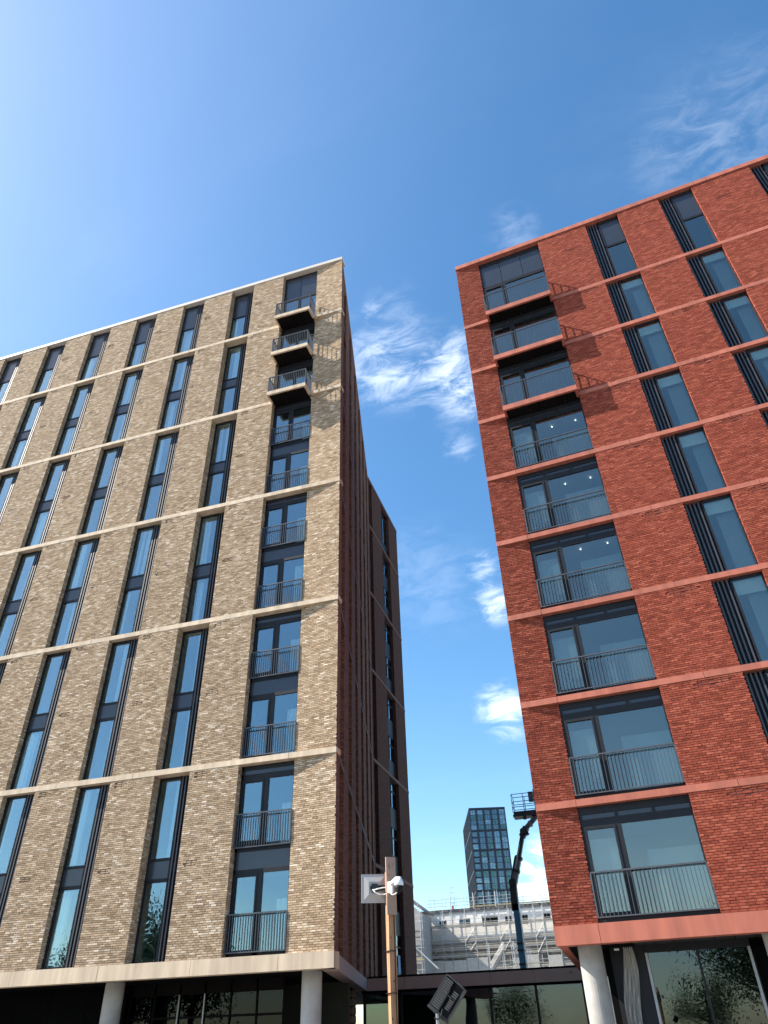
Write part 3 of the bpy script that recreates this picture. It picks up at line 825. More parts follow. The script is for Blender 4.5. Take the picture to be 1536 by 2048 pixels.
# body
rin = lambda d: [(.06 + d * 0, d), (R_RIGHT, d), (R_RIGHT, 15.5), (1.35 - 2.9 + .06, 15.5)]
for k in range(0, 9):
    zz = ZR + k * H
    MB().prism([(.3, .56), (R_RIGHT, .56), (R_RIGHT, 15.4), (-1.2, 15.4)], zz - .34, zz - .05).build('floor_slab', 'interior', red)
MB().prism([(.05, .57), (R_RIGHT, .57), (R_RIGHT, 15.4), (-1.4, 15.4)], 33.2, 33.75).build('roof_slab', 'interior', red)
part = MB(); part.box(.3, R_RIGHT, 4.4, 4.6, ZR, 33.3)
for xx in (5.4, 9.15, 12.9, 17.5): part.box(xx - .08, xx + .08, .55, 4.4, ZR - .1, 33.3)
part.build('interior_partition', 'interior', red)
ra = (-RA)
sidev = (-.0232 * math.cos(RA) + math.sin(RA) * 1.0, .0232 * math.sin(RA) + math.cos(RA))   # world (-.0232,1) in block axes
e = (sidev[0] * 15.5, sidev[1] * 15.5)
MB().prism([(0.001, .03), (.012, .03), (.30, .45), (e[0] + .3, e[1]), (e[0], e[1])], ZR, 33.7).build('return_wall', 'red_brick_pattern', red)
MB().prism([(0.0, .46), (.22, .46), (e[0] + .22, e[1]), (e[0], e[1])], 3.45, ZR - .002).build('base_return', 'red_stone', red)
MB().box(e[0], R_RIGHT, e[1] - .3, e[1], ZR - .1, 33.7).build('rear_wall', 'red_brick_pattern', red)
MB().box(R_RIGHT - .3, R_RIGHT - .004, .02, e[1], ZR - .1, 33.7).build('end_wall', 'red_brick_pattern', red)
gs = MB().prism([(.23, .42), (R_RIGHT, .42), (R_RIGHT, 15.4), (e[0] + .23, 15.4)], 3.50, 3.56).build('ground_soffit', 'soffit_dark', red)
for i in range(9): MB().box(1.9 + i * .52, 2.4 + i * .52, .46, 1.75, 3.485, 3.50).build('soffit_panel', 'soffit_panel', gs)
for (lx, ly) in ((.71, 1.12), (5.43, .72), (10.2, .8)):
    MB().tube((lx, ly, 0), (lx, ly, 3.49), .325, 32).build('column', 'concrete', red)
# shopfront set back under the block
SY = 1.8
xs = [2.12, 3.45, 4.75]
sh = MB(); sh.box(3.42, 3.48, SY, SY + .1, 0, 3.30); sh.box(2.08, 4.8, SY, SY + .1, 3.30, 3.49)
sw = sh.build('shopfront', 'dark_metal', red)
for a, b in ((2.16, 3.42), (3.48, 4.72)): pane(sw, a, b, .02, 3.30, 'glass_shop', SY + .05)
for x in (2.12, 4.76): MB().box(x - .035, x + .035, SY - .04, SY + .06, 0, 3.30).build('glazing_bar', 'silver_metal', sw)
pane(sw, 4.85, 7.5, .02, 3.30, 'black_cladding', SY + .4, 'cladding_panel')
MB().box(1.15, 2.07, SY - .02, SY + .12, 0, 3.49).build('cladding_panel', 'dark_metal', red)
MB().box(.9, 1.15, SY + .6, SY + .7, 0, 3.49).build('cladding_panel', 'black_cladding', red)
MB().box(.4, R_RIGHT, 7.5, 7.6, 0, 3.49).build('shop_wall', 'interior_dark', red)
MB().box(1.35, 1.47, 1.2, 1.32, 3.36, 3.40).build('soffit_lamp', 'bright_plastic', red)
# hanging polythene
def poly():
    m = MB(); nx, nz = 12, 30; top = 3.30
    G = []
    for j in range(nz + 1):
        t = j / nz; z = top - 2.9 * t
        wd = .20 + .13 * math.sin(t * 5.2 + .3) + .34 * t
        cx = .06 * math.sin(t * 7 + 1) - .03 - .12 * t
        G.append([(cx + wd * (i / nx - .5), .07 * math.sin(i * 1.9 + t * 9) * (.4 + t) + .05 * math.sin(t * 6), z + .03 * math.sin(i * 2.3)) for i in range(nx + 1)])
    for j in range(nz):
        for i in range(nx): m.quad(G[j][i], G[j][i + 1], G[j + 1][i + 1], G[j + 1][i])
    return m
ps = poly().build('polythene_sheet', 'poly_sheet', None, (-.34, 23.95, .14), 0, smooth=True)
tag(ps, 'torn translucent polythene sheet hanging beside the red block shopfront', 'plastic sheet')

# ================================================================== LINK
LKX0, LKX1, LKY = -12.78, -2.56, 37.35
link = thing('link_building', 'low glazed link with brown stone fascia between the two brick blocks', 'building', (LKX0, LKY, 0))
LW = LKX1 - LKX0
jo = [(-8.59 - LKX0), (-6.6 - LKX0), (-4.65 - LKX0)]
ed = [0] + [jo[0] - 1.98] + jo + [LW]
fb = MB().box(.01, LW - .01, .02, .28, 3.39, 3.84).build('fascia', 'joint_dark', link)
for a, b in zip(ed, ed[1:]): MB().box(a + .006, b - .006, 0, .3, 3.38, 3.85).build('fascia_stone', 'fascia_stone', fb)
MB().box(0, LW, .02, 7.0, 3.852, 3.93).build('roof', 'soffit_dark', link)
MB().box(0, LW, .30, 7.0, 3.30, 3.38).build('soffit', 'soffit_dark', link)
mul = [-10.9 - LKX0, -8.83 - LKX0, -6.78 - LKX0, -4.72 - LKX0, -2.67 - LKX0]
for x in [0.1] + mul: MB().box(x - .05, x + .05, .45, .6, 0, 3.30).build('mullion', 'dark_metal', link)
pb = MB().box(.1, LW, .48, .58, 0, .15); pb.box(.1, LW, .47, .58, 1.18, 1.26); po = pb.build('transom', 'dark_metal', link)
for a, b in zip([.1] + mul, mul): pane(link, a + .05, b - .05, 1.26, 3.30, 'glass_shop', .52); pane(link, a + .05, b - .05, .15, 1.18, 'glass_shop', .52)
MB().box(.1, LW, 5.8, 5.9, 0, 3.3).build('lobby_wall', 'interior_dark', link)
MB().box(LW - .55, LW - .45, -.02, 0.0, 3.66, 3.70).build('fixing', 'lift_black', link)

# ================================================================== TIMBER POST with antenna and camera
PX, PY = -2.40, 8.0
post = thing('timber_post', 'rough sawn timber post with a plywood board nailed to its top', 'post', (PX, PY, 0), math.radians(38))
pm = MB()
nzp = 14
for j in range(nzp):   # slightly uneven sawn post
    z0_, z1_ = 3.03 * j / nzp, 3.03 * (j + 1) / nzp
for_s = []
def prof(z): return .037 + .003 * math.sin(z * 3.1), .035 * math.sin(z * .55) * .4
pv = MB(); ring = []
for j in range(nzp + 1):
    z = 3.03 * j / nzp; r_, ox = prof(z)
    ring.append([(ox - r_, -r_, z), (ox + r_, -r_, z), (ox + r_, r_, z), (ox - r_, r_, z)])
for a, b in zip(ring, ring[1:]):
    for i in range(4): pv.quad(a[i], a[(i + 1) % 4], b[(i + 1) % 4], b[i])
pv.quad(*ring[-1]); pv.build('stake', 'timber', post)
for z_, dx_ in ((.9, .01), (1.75, -.012), (2.05, .015), (2.42, -.008)):
    MB().lathe((dx_, -.0375 - .0, z_), [(.008, -.004), (.007, .004)], 8, (0, -1, 0)).build('knot', 'trunk', post)
MB().path([(.03, -.044, 2.80), (.034, -.046, 2.4), (.03, -.046, 1.9), (.033, -.046, 1.2), (.03, -.044, .1)], .0045, 6).build('cable', 'black_plastic', post)
for z_ in (2.30, 1.95, 1.62): MB().box(-.042, .042, -.052, .042, z_, z_ + .006).build('cable_tie', 'black_plastic', post)
bd = MB().box(-.045, .062, -.060, -.040, 2.62, 3.16).build('board', 'plywood', post)
for i, (dx, dz, a) in enumerate(((-.02, .46, .5), (.0, .44, -.6), (.02, .47, .9), (.0, .36, -1.1), (.035, .33, .3), (-.005, .30, .9))):
    MB().beam((dx, -.0615, 2.62 + dz - .016 * math.cos(a)), (dx + .03 * math.sin(a), -.0615, 2.62 + dz + .02 * math.cos(a)), .003, .003).build('pen_mark', 'pen_mark', bd)
ant = thing('panel_antenna', 'flat white square panel antenna fixed to the timber post', 'antenna', (PX - .165, PY + .02, 2.885), math.radians(22))
am = MB()
A0, A1 = .135, .118
am.quad((-A0, .0, -A0), (A0, 0, -A0), (A0, 0, A0), (-A0, 0, A0))
am.quad((-A0, .03, -A0), (-A0, .03, A0), (A0, .03, A0), (A0, .03, -A0))
for a, b in (((-A0, -A0), (A0, -A0)), ((A0, -A0), (A0, A0)), ((A0, A0), (-A0, A0)), ((-A0, A0), (-A0, -A0))):
    am.quad((a[0], 0, a[1]), (a[0], .03, a[1]), (b[0], .03, b[1]), (b[0], 0, b[1]))
am.quad((-.06, -.022, -.06), (.06, -.022, -.06), (.06, -.022, .06), (-.06, -.022, .06))
for a, b in (((-1, -1), (1, -1)), ((1, -1), (1, 1)), ((1, 1), (-1, 1)), ((-1, 1), (-1, -1))):
    am.quad((a[0] * A1, 0.0, a[1] * A1), (b[0] * A1, 0.0, b[1] * A1), (b[0] * .06, -.022, b[1] * .06), (a[0] * .06, -.022, a[1] * .06))
am.build('panel', 'white_plastic', ant)
br_ = MB(); br_.box(-.03, .03, -.06, -.02, -.045, .034); br_.box(-.045, -.032, -.04, -.02, -.015, .015); br_.box(.0, .17, -.05, -.035, -.03, .02); br_.build('bracket', 'lamp_metal', ant)
MB().path([(-.02, -.06, -.02), (.0, -.08, -.05), (.04, -.085, -.07), (.10, -.08, -.072), (.16, -.10, -.065), (.20, -.12, -.06)], .006, 6).build('cable', 'bright_plastic', ant)
MB().path([(-.02, -.06, -.03), (.03, -.09, -.02), (.09, -.09, -.01), (.15, -.10, -.012)], .006, 6).build('cable', 'bright_plastic', ant)
cc = thing('security_camera', 'white dome security camera with black lens ball on the timber post', 'camera', (PX + .06, PY - .085, 2.86), math.radians(-12))
MB().box(-.035, .02, -.03, .0, -.05, .055).build('junction_box', 'bright_plastic', cc)
ab = MB(); ab.beam((.0, -.03, .03), (.085, -.05, .075), .028, .022); ab.beam((.08, -.05, .075), (.135, -.05, .07), .03, .024); ab.build('arm', 'bright_plastic', cc)
MB().lathe((.11, -.05, .0), [(.045, 0), (.05, .01), (.048, .035), (.036, .06), (.02, .072)], 20).build('dome_cover', 'bright_plastic', cc, smooth=True)
MB().lathe((.11, -.05, -.062), [(.008, 0), (.026, .006), (.040, .022), (.046, .034), (.045, .063)], 20).build('lens_ball', 'black_plastic', cc, smooth=True)
MB().lathe((.105, -.085, -.035), [(.018, -.008), (.016, .008)], 12, (0, -1, -.2)).build('lens', 'lamp_metal', cc)
MB().path([(.0, -.03, -.05), (.03, -.05, -.075), (.07, -.05, -.07), (.09, -.05, -.05)], .005, 6).build('cable', 'bright_plastic', cc)

# ================================================================== FLOODLIGHT on a stand
FP = Vector((-1.845, 8.0, 1.90))
fl = thing('floodlight', 'black finned floodlight tilted on a stand in front of the glazed link', 'floodlight', (FP.x, FP.y, 0))
T1 = Vector((.80, .10, 1.0)).normalized()         # long axis (up to the right)
T2 = Vector((.86, -.1, -.62)); T2 = (T2 - T1 * T2.dot(T1)).normalized()
TN = T1.cross(T2)
FC = Vector((0, 0, FP.z))
FS = .86
def FL(a, b, c): return FC + (T1 * a + T2 * b + TN * c) * FS
def obox(m, a0, a1, b0, b1, c0, c1):
    n = len(m.v)
    m.v += [tuple(FL(a, b, c)) for c in (c0, c1) for a, b in ((a0, b0), (a1, b0), (a1, b1), (a0, b1))]
    m.f += [tuple(n + i for i in q) for q in ((0, 3, 2, 1), (4, 5, 6, 7), (0, 1, 5, 4), (1, 2, 6, 5), (2, 3, 7, 6), (3, 0, 4, 7))]
hz = MB(); obox(hz, -.175, .175, -.125, .125, .02, .034)
ho = hz.build('housing', 'lamp_body', fl)
sgn = 1 if TN.y > 0 else -1      # back faces the camera
rim = MB()
for a0, a1, b0, b1 in ((-.18, .18, -.13, -.118), (-.18, .18, .118, .13), (-.18, -.168, -.13, .13), (.168, .18, -.13, .13)): obox(rim, a0, a1, b0, b1, -.02, .055)
rim.build('rim', 'lamp_metal', ho)
for i in range(14):
    f_ = MB(); a = -.155 + i * .0226; obox(f_, a, a + .011, -.115, -.02, -.018, .02); f_.build('cooling_fin', 'lamp_fin', fl)
for i in range(9):
    f_ = MB(); a = -.10 + i * .0226; obox(f_, a, a + .011, .035, .095, -.016, .02); f_.build('cooling_fin', 'lamp_fin', fl)
bk = MB(); bk.beam(FL(-.19, 0, -.05), FL(.08, 0, -.06), .022, .012); bk.beam(FL(.02, -.04, -.05), FL(.02, .06, -.05), .02, .012); bk.beam(FL(-.19, -.14, .0), FL(-.19, .14, .0), .02, .02); bk.build('bracket', 'lamp_metal', fl)
MB().tube(FL(-.19, 0, -.02), (FL(-.19, 0, 0).x, FL(-.19, 0, 0).y, .55), .016, 10).build('stand_pole', 'silver_metal', fl)
for k in range(3):
    t = 2 * math.pi * k / 3 + .4; bx_ = FL(-.19, 0, 0)
    MB().tube((bx_.x, bx_.y, .75), (bx_.x + .55 * math.cos(t), bx_.y + .55 * math.sin(t), 0.012), .012, 8).build('leg', 'silver_metal', fl)
MB().path([FL(-.12, .03, -.05), FL(-.17, .06, -.07), FL(-.22, .05, -.05), FL(-.24, 0, -.03)], .006, 6).build('cable', 'black_plastic', fl)

# ================================================================== BOOM LIFT
LY = 50.0
lift = thing('boom_lift', 'blue and black articulated boom lift with its basket raised beside the red block', 'boom lift', (-6.8, LY, 0))
def LV(x, z, dy=0): return (x + 6.8, dy, z)
ch = MB(); ch.box(-1.3, 1.3, -2.3, 2.3, .55, 1.05); ch.build('chassis', 'lift_black', lift)
MB().box(-.9, .9, -1.6, 1.4, 1.05, 1.9).build('turret', 'lift_blue', lift)
for x in (-1.25, 1.25):
    for y in (-1.6, 1.6): MB().lathe((x - .2, y, .5), [(.30, 0), (.5, .04), (.5, .36), (.30, .4)], 20, (1, 0, 0)).build('wheel', 'rubber', lift)
MB().beam(LV(-6.78, 1.6), LV(-6.78, 8.05), .36, .5, (0, 1, 0)).build('lower_boom', 'lift_blue', lift)
lb = MB()
for z in (4.85, 5.55, 5.9): lb.box(-.21 + .02, .21 + .02, -.30, .30, z, z + .10)
lb.build('boom_collar', 'lift_black', lift)
MB().beam(LV(-6.60, 1.8), LV(-6.62, 7.6), .06, .62, (0, 1, 0)).build('boom_shadow_plate', 'lift_grey', lift)
kn = MB(); kn.beam(LV(-6.84, 7.7), LV(-6.80, 9.4), .42, .5, (0, 1, 0)); kn.tube(LV(-6.85, 8.25, -.35), LV(-6.85, 8.25, .35), .2, 12); kn.tube(LV(-6.8, 9.25, -.35), LV(-6.8, 9.25, .35), .22, 12)
kn.build('knuckle', 'lift_black', lift)
MB().beam(LV(-6.77, 9.1), LV(-6.22, 10.75), .36, .4, (0, 1, 0)).build('upper_boom', 'lift_grey', lift)
MB().beam(LV(-6.25, 10.6), LV(-5.74, 12.15), .26, .3, (0, 1, 0)).build('boom_extension', 'lift_black', lift)
MB().beam(LV(-6.52, 10.0, -.22), LV(-6.05, 11.4, -.22), .07, .07, (0, 1, 0)).build('hydraulic_ram', 'silver_metal', lift)
MB().tube(LV(-6.93, 9.2, -.3), LV(-6.43, 10.7, -.28), .04, 8).build('hose', 'lift_black', lift)
for (xx, zz) in ((-6.24, 10.62), (-6.5, 9.9)):
    c_ = MB(); c_.beam(LV(xx - .03, zz - .09), LV(xx + .03, zz + .09), .44, .46, (0, 1, 0)); c_.build('boom_collar', 'lift_black', lift)
el = MB(); el.tube(LV(-5.72, 12.15, -.3), LV(-5.72, 12.15, .3), .2, 12); el.beam(LV(-5.85, 11.85), LV(-5.5, 12.4), .38, .42, (0, 1, 0)); el.beam(LV(-5.6, 12.3), LV(-5.45, 11.95), .2, .3, (0, 1, 0)); el.build('jib_joint', 'lift_black', lift)
jb = MB(); jb.beam(LV(-5.65, 12.25), LV(-4.75, 13.0), .26, .28, (0, 1, 0)); jb.tube(LV(-5.5, 12.2, -.2), LV(-4.9, 12.7, -.2), .05, 8); jb.tube(LV(-5.2, 12.6, -.25), LV(-5.2, 12.6, .25), .16, 10); jb.build('jib', 'lift_grey', lift)
bs = thing  # keep name free
bk = MB(); bk.box(-6.2 + 6.8, -3.9 + 6.8, -.45, .45, 13.02, 13.16); bk.box(-6.15 + 6.8, -3.95 + 6.8, -.43, .43, 13.16, 13.34); bk.box(-5.6 + 6.8, -5.4 + 6.8, -.1, .1, 12.9, 13.02); bo = bk.build('basket', 'lift_black', lift)
bx0, bx1 = -6.17 + 6.8, -3.93 + 6.8
for x in np.linspace(bx0, bx1, 4):
    for y in (-.42, .42): MB().tube((x, y, 13.3), (x, y, 14.45), .024, 6).build('basket_post', 'lift_black', bo)
for z in (13.62, 13.95, 14.43):
    MB().path([(bx0, -.42, z), (bx1, -.42, z), (bx1, .42, z), (bx0, .42, z), (bx0, -.42, z)], .022, 6).build('basket_rail', 'lift_black', bo)
MB().box(-5.05 + 6.8, -4.75 + 6.8, -.40, -.1, 13.9, 14.5).build('control_box', 'lift_grey', bo)
MB().box(-4.72 + 6.8, -4.2 + 6.8, -.35, .2, 13.36, 14.65).build('tool_crate', 'lift_black', bo)

# ================================================================== TOWER
tA, tB = Vector((-72.96, 397.54, 0)), Vector((-54.28, 402.76, 0))
tang = math.atan2(tB.y - tA.y, tB.x - tA.x); tw = (tB - tA).length; td = 47.9
tower = thing('glass_tower', 'distant dark tower of navy framed windows rising behind the scaffolded building', 'tower', tA, tang)
MB().box(.3, tw - .3, .8, td - .3, 0, 99.3).build('tower_core', 'tower_side', tower)
TT = 100.0
rowsz = [TT - .7, 88.5, 79.0, 69.6, 60.1, 50.7, 41.3, 31.9, 22.5, 13.1, 0]
fr = MB()
cols = 5; cw = tw / cols
for i in range(cols + 1): fr.box(max(0, i * cw - .48), min(tw, i * cw + .48), 0, .8, 0, TT)
for z in rowsz[1:]: fr.box(.48, tw - .48, .05, .8, z - .45, z + .45)
fr.box(.48, tw - .48, .04, .8, TT - 1.0, TT)
fr.box(0, tw, .8, td, TT - .8, TT)
# left side frame
for j in range(9): fr.box(-.25, .3, 1.0 + j * 5.7, 2.2 + j * 5.7, 0, TT - .8)
for z in rowsz[1:]: fr.box(-.2, .3, .8, td, z - .45, z + .45)
fr.build('facade_frame', 'tower_frame', tower)
for i in range(cols):
    for j in range(len(rowsz) - 1):
        z1, z0 = rowsz[j] - .45, rowsz[j + 1] + .45
        if z0 < 38: continue
        a, b = i * cw + .48, (i + 1) * cw - .48
        w = MB()
        n = 3 if j else 4
        hh = (z1 - z0) / n
        split = i == 0 and j > 0
        for q in range(1, n): w.box(a, b, .35 if not split else .1, .6, z0 + q * hh - (.35 if split else .09), z0 + q * hh + (.35 if split else .09))
        xm = (a + b) / 2
        if not split: w.box(xm - .06, xm + .06, .36, .6, z0, z1)
        for xq in ((a + .35), (b - .35)): w.box(xq - .05, xq + .05, .37, .6, z0, z1)
        wo = w.build('window', 'tower_frame', tower)
        for q in range(n):
            MB().box(a, b, .5, .54, z0 + q * hh, z0 + (q + 1) * hh).build('pane', random.choice(['glass_tower', 'glass_tower', 'glass_tower_pale', 'glass_tower_green']), wo)
            if (i in (0, 3) or random.random() < .2):
                for xx in (a + .4, xm + .3):
                    if random.random() < .7: MB().box(xx, xx + random.uniform(.5, 1.0), .62, .66, z0 + q * hh + .3, z0 + (q + 1) * hh - .3).build('blind', 'tower_pale', wo)
for j in range(8):
    for k, z in enumerate(rowsz[1:6]):
        pass

# ================================================================== WHITE BUILDING + SCAFFOLDS
WY = 135.0
wb = thing('white_rendered_building', 'long white rendered building under construction behind scaffolding', 'building', (-38, WY, 0))
wx = lambda x: x + 38
wins = [(-31.7, -30.4, 16.4, 17.45), (-28.2, -26.3, 16.15, 17.5), (-24.3, -21.6, 16.1, 17.55), (-20.4, -19.3, 16.2, 17.5), (-17.6, -16.6, 16.1, 17.5), (-14.1, -12.9, 16.4, 17.5), (-10.6, -8.8, 16.15, 17.5)]
wm = MB(); prev = 0
x_end = wx(0)
zlo, zhi = 16.0, 17.7
wm.box(0, x_end, 0, .3, 14.0, zlo); wm.box(0, x_end, 0, .3, zhi, 18.55)
for (a, b, z0, z1) in wins:
    wm.box(prev, wx(a), 0, .3, zlo, zhi); wm.box(wx(a), wx(b), 0, .3, zlo, z0); wm.box(wx(a), wx(b), 0, .3, z1, zhi); prev = wx(b)
wm.box(prev, x_end, 0, .3, zlo, zhi)
wm.build('upper_wall', 'white_render', wb)
for (a, b, z0, z1) in wins:
    m = MB(); A, B = wx(a), wx(b)
    for q in ((A, A + .08, z0, z1), (B - .08, B, z0, z1), (A, B, z0, z0 + .08), (A, B, z1 - .08, z1), ((A + B) / 2 - .05, (A + B) / 2 + .05, z0, z1)): m.box(q[0], q[1], .12, .2, q[2], q[3])
    wo = m.build('window', 'lift_grey', wb)
    for q0, q1 in ((A + .08, (A + B) / 2 - .05), ((A + B) / 2 + .05, B - .08)): MB().box(q0, q1, .15, .17, z0 + .08, z1 - .08).build('pane', 'glass_shop', wo)
MB().box(0, x_end, .6, .7, 0, 18.5).build('inner_wall', 'interior_dark', wb)
MB().box(0, x_end, -.02, .3, 0, 14.0).build('lower_wall', 'shaded_wall_beige', wb)
for z in (5.0, 8.2, 11.4):
    for i in range(12):
        x = 1.2 + i * 3.1
        MB().box(x, x + 1.5, -.05, -.02, z, z + 1.3).build('window_opening', 'grey_render', wb)
MB().box(-.2, x_end + .2, -.12, 12, 18.55, 19.0).build('roof_edge', 'roof_edge', wb)
MB().box(-.1, x_end + .2, -.10, .0, 18.35, 18.55).build('gutter', 'grey_render', wb)
lb_ = thing('scaffolded_wing', 'grey gable end wrapped in scaffold beside the dark return wall', 'building', (-38.5, 128.0, 0))
MB().prism([(0, 0), (5.6, 0), (5.6, 6.5), (0, 6.5)], 0, 17.9).build('wall', 'grey_render', lb_)
MB().box(3.3, 3.9, -.06, 0, 10, 17.6).build('dark_opening', 'soffit_dark', lb_)
rf = MB(); rf.v = [(-1, -.6, 23.2), (5.9, -.6, 18.2), (5.9, 7, 18.2), (-1, 7, 23.2), (-1, -.6, 23.45), (5.9, -.6, 18.45), (5.9, 7, 18.45), (-1, 7, 23.45)]
rf.f = [(0, 3, 2, 1), (4, 5, 6, 7), (0, 1, 5, 4), (1, 2, 6, 5), (2, 3, 7, 6), (3, 0, 4, 7)]
rf.build('roof', 'roof_edge', lb_)
gb = MB(); gb.v = [(0, .01, 17.9), (5.6, .01, 17.9), (0, .01, 22.3), (0, .3, 17.9), (5.6, .3, 17.9), (0, .3, 22.3)]
gb.f = [(0, 1, 2), (3, 5, 4), (0, 3, 4, 1), (1, 4, 5, 2), (2, 5, 3, 0)]
gb.build('gable', 'grey_render', lb_)

def tube_part(parent, name, a, b, r=.042, m='scaffold_tube'):
    a, b = Vector(a), Vector(b); d = b - a
    me = cmesh(('tube', m, round(r, 3)), lambda: MB().tube((0, 0, 0), (0, 0, 1), r, 6), m)
    o = put(me, name, parent, a, rot=d.to_track_quat('Z', 'Y').to_euler()); o.scale = (1, 1, d.length); return o
sc = thing('tube_scaffold', 'long tube scaffold with boarded lifts across the white rendered building', 'scaffold', (-33, WY - 1.6, 0))
SX = [1.92 * i + .25 * math.sin(i * 2.3) for i in range(14)]
lifts = [8.0, 10.0, 11.9, 13.0, 14.1, 16.2]
for i, x in enumerate(SX):
    tube_part(sc, 'standard', (x, 0, 0), (x, 0, 18.0 + random.uniform(0, .8)))
    tube_part(sc, 'standard', (x, 1.2, 0), (x, 1.2, 20.6 + random.uniform(0, 1.0)))
for z in lifts:
    for dy, dz in ((0, 0), (0, .5), (0, 1.0), (1.2, 0)): tube_part(sc, 'ledger', (-.5, dy, z + dz), (25.6, dy, z + dz + random.uniform(-.04, .04)), .034)
    for i, (a, b) in enumerate(zip(SX, SX[1:])):
        MB().box(a + .03, b - .03, .1, 1.15, z + .05, z + .11).build('scaffold_board', 'scaffold_board', sc)
        tube_part(sc, 'transom', (a, -.15, z - .03), (a, 1.35, z - .03), .034)
    MB().box(-.4, 25.4, -.02, .02, z + .12, z + .33).build('toe_board', 'scaffold_board', sc)
for i in range(0, len(SX) - 1, 3):
    for z in (8.0, 11.9, 14.0): tube_part(sc, 'brace', (SX[i], -.06, z), (SX[i + 1], -.06, z + 2.0), .036)
for a, za, b, zb in ((.3, 13.9, 4.2, 10.0), (6.6, 13.8, 10.4, 9.6), (16.0, 16.0, 19.0, 13.9), (20.5, 16.1, 24.5, 12.4)): tube_part(sc, 'brace', (a, -.08, za), (b, -.08, zb), .036)
# roof edge guard rail
for z in (19.5, 20.0, 20.5): tube_part(sc, 'guard_rail', (-.6, 1.2, z), (25.6, 1.2, z), .034)
for x in np.arange(.8, 25, 1.9): tube_part(sc, 'guard_post', (x, 1.25, 18.9), (x, 1.25, 20.6 + random.uniform(-.2, .9)), .034)
MB().box(7, 25.6, 1.0, 1.18, 19.02, 19.22).build('toe_board', 'toe_board', sc)
for x in (15.2, 19.0, 7.6, 11.4): tube_part(sc, 'standard', (x, 1.0, 18.8), (x, 1.0, 21.2), .07)
for dx in (3.6, 4.3):
    tube_part(sc, 'hoist_post', (dx, 1.4, 18.9), (dx, 1.4, 22.3), .036)
for z in (19.8, 20.7, 21.5, 22.25): tube_part(sc, 'hoist_rung', (3.6, 1.4, z), (4.3, 1.4, z), .04)
MB().box(3.8, 4.1, 1.2, 1.4, 19.0, 19.5).build('hoist_motor', 'red_paint', sc)
# debris netting on the lower lifts
net = MB()
for i, (a, b) in enumerate(zip(SX, SX[1:])):
    if i in (5, 6, 9, 11): continue
    net = MB().box(a + .05, b - .05, -.10, -.09, 8.2 + random.uniform(-.1, .1), 11.6 + random.uniform(-.3, .2)); net.build('debris_net', 'netting', sc)
# left scaffold bay in front of the gable
s2 = thing('gable_scaffold', 'scaffold bay with sloping rails and a stair at the grey gable end', 'scaffold', (-36.6, 126.0, 0))
for x in (0, 1.2, 3.9):
    for y in (0, 1.4): tube_part(s2, 'standard', (x, y, 0), (x, y, 20.8 - .65 * x + random.uniform(0, 1)))
for z in (8, 10, 11.2, 12.9, 14.0, 15.4, 16.6, 17.4):
    for y in (0, 1.4): tube_part(s2, 'ledger', (-1.2, y, z), (4.3, y, z), .034)
for z in (11.2, 12.9, 15.4): MB().box(-.8, 4.1, .05, 1.35, z + .05, z + .10).build('scaffold_board', 'scaffold_board', s2)
for dz in (0, .55, 1.1): tube_part(s2, 'guard_rail', (-1.6, 0, 21.4 + dz), (4.2, 0, 17.6 + dz), .034)
for x in np.arange(-1.2, 4.2, .8): tube_part(s2, 'guard_post', (x, 0, 20.9 - .655 * (x + 1.2)), (x, 0, 22.7 - .655 * (x + 1.2) + random.uniform(0, .6)), .034)
for y in (.0, .7): MB().beam((.6, y - .3, 15.6), (2.9, y - .3, 13.0), .05, .12).build('stair_string', 'scaffold_tube', s2)
for y in (.0, .7): MB().beam((3.0, y - .3, 13.0), (6.4, y - .3, 10.0), .05, .12).build('stair_string', 'scaffold_tube', s2)
MB().box(-1.0, 4.2, -.12, -.08, 11.25, 11.45).build('toe_board', 'toe_board', s2)
# stair tower beside the boom lift
st = thing('scaffold_stair', 'steep scaffold stairs with handrails behind the boom lift', 'stairs', (-20.6, 127.0, 0))
for y in (0, .8):
    MB().beam((-1.6, y, 9.2), (.6, y, 11.9), .08, .25).build('stair_string', 'lift_grey', st)
    for dz in (.55, 1.05): tube_part(st, 'handrail', (-1.7, y, 9.2 + dz), (.6, y, 11.95 + dz), .034)
    for x in (-1.7, .6): tube_part(st, 'standard', (x, y, 0), (x, y, 13.1), .036)
for i in range(11): MB().box(-1.55 + i * .2, -1.30 + i * .2, 0, .8, 9.25 + i * .245, 9.30 + i * .245).build('tread', 'lift_grey', st)
MB().box(.6, 2.2, -.05, .85, 11.9, 12.0).build('landing', 'lift_grey', st)
for x in (2.2,):
    for y in (0, .8): tube_part(st, 'standard', (x, y, 0), (x, y, 13.1), .036)
for dz in (.55, 1.05): tube_part(st, 'handrail', (.6, 0, 11.95 + dz), (2.2, 0, 11.95 + dz), .034)
# stacked ladder beams on the right
lad = thing('ladder_beam_stack', 'row of leaning ladder beams beside the boom lift', 'ladder beams', (-17.2, 127.5, 0))
for i in range(7):
    x = i * .42
    for q in (0, .22): tube_part(lad, 'chord', (x + q - .6, i * .05, 0), (x + q + .5 - 2.1, i * .05, 12.9 - i * .12), .036)
MB().box(-2.2, 3.0, -.1, .5, 10.1, 10.22).build('deck', 'scaffold_board', lad)
for x in (-2.0, 0.5, 2.9): tube_part(lad, 'standard', (x, .2, 0), (x, .2, 11.2), .036)

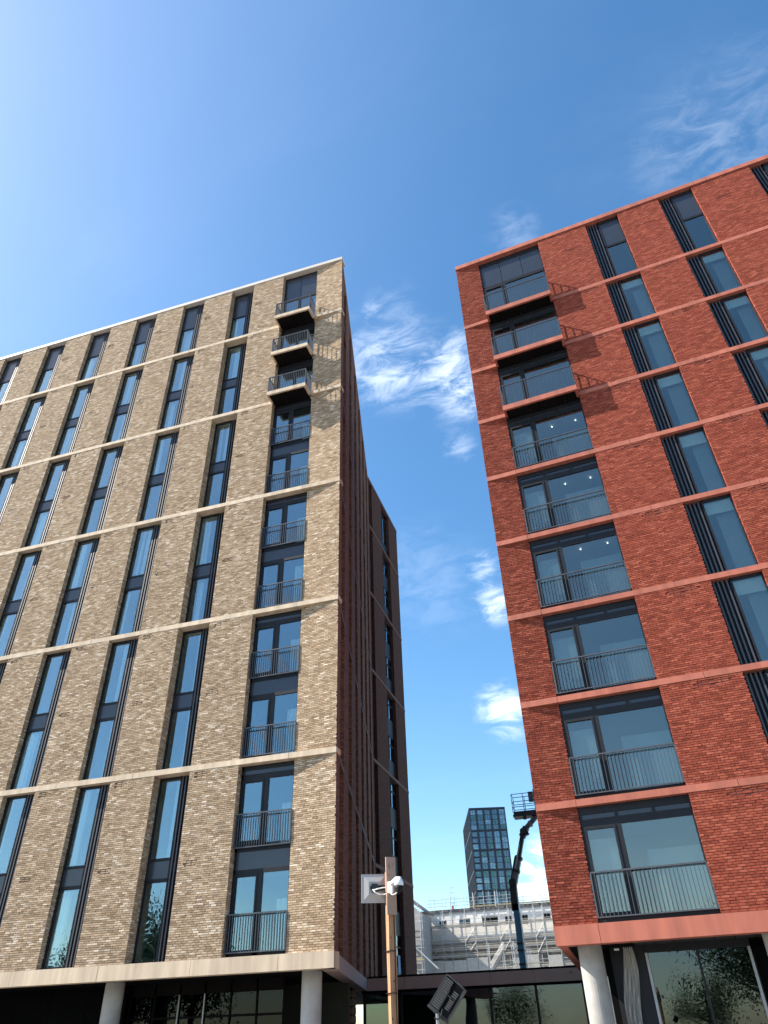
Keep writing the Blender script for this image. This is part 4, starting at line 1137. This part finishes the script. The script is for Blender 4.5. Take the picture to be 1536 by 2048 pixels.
# ================================================================== TREES behind the viewer (seen in the glass)
def tree(loc, h, r, seed, label):
    t = thing('broadleaf_tree', label, 'tree', loc, 0, 'trees across the street mirrored in the glazing')
    R = np.random.default_rng(seed)
    m = MB(); hh = h * .5
    m.tube((0, 0, 0), (.1, 0, hh), h * .026, 10, h * .016)
    ends = []
    for i in range(9):
        a = i * 2.4 + R.random(); z = hh * R.uniform(.55, 1.0); L_ = r * R.uniform(.55, .95)
        e_ = (L_ * math.cos(a), L_ * math.sin(a), z + h * R.uniform(.12, .36))
        m.tube((.05, 0, z), e_, h * .010, 6, h * .003); ends.append(e_)
    m.tube((.1, 0, hh), (.0, .1, h * .9), h * .015, 8, h * .004)
    m.build('trunk', 'trunk', t)
    nclump = 46; C_ = []
    for i in range(nclump):
        v = R.normal(size=3); v /= np.linalg.norm(v); q = R.random() ** .45
        C_.append((v[0] * r * q, v[1] * r * q, h * .62 + v[2] * h * .36 * q))
    C_ = np.array(C_ + ends)
    n = 12000
    ci = C_[R.integers(0, len(C_), n)] + R.normal(size=(n, 3)) * r * .20
    s = R.uniform(.06, .14, n) * (h / 9)
    a = R.normal(size=(n, 3)); a /= np.linalg.norm(a, axis=1)[:, None]
    b = np.cross(a, R.normal(size=(n, 3))); b /= np.linalg.norm(b, axis=1)[:, None]
    V = np.stack([ci - a * s[:, None], ci + b * s[:, None] * .5, ci + a * s[:, None], ci - b * s[:, None] * .5], 1).reshape(-1, 3)
    me = bpy.data.meshes.new('crown'); me.from_pydata(V.tolist(), [], np.arange(n * 4).reshape(-1, 4).tolist()); me.materials.append(MATS['leaves'])
    o = put(me, 'crown', t); o['kind'] = 'stuff'
tree((-35, -7, 0), 11.5, 3.6, 1, 'tall broadleaf tree across the street from the buff block')
tree((-43, -10, 0), 9.5, 3.4, 2, 'shorter broadleaf tree beside the tallest street tree')
tree((-14, -16, 0), 6.0, 3.2, 5, 'small spreading tree across the street from the glazed link')
tree((-3.0, -15, 0), 4.6, 2.2, 6, 'low bushy tree across the street from the red block')
tree((.9, -14, 0), 8.5, 3.6, 3, 'rounded broadleaf tree across the street from the red block')
tree((6.0, -16, 0), 9.5, 3.8, 4, 'wide broadleaf tree beyond the rounded one facing the red block')
print('objects', len(bpy.data.objects))
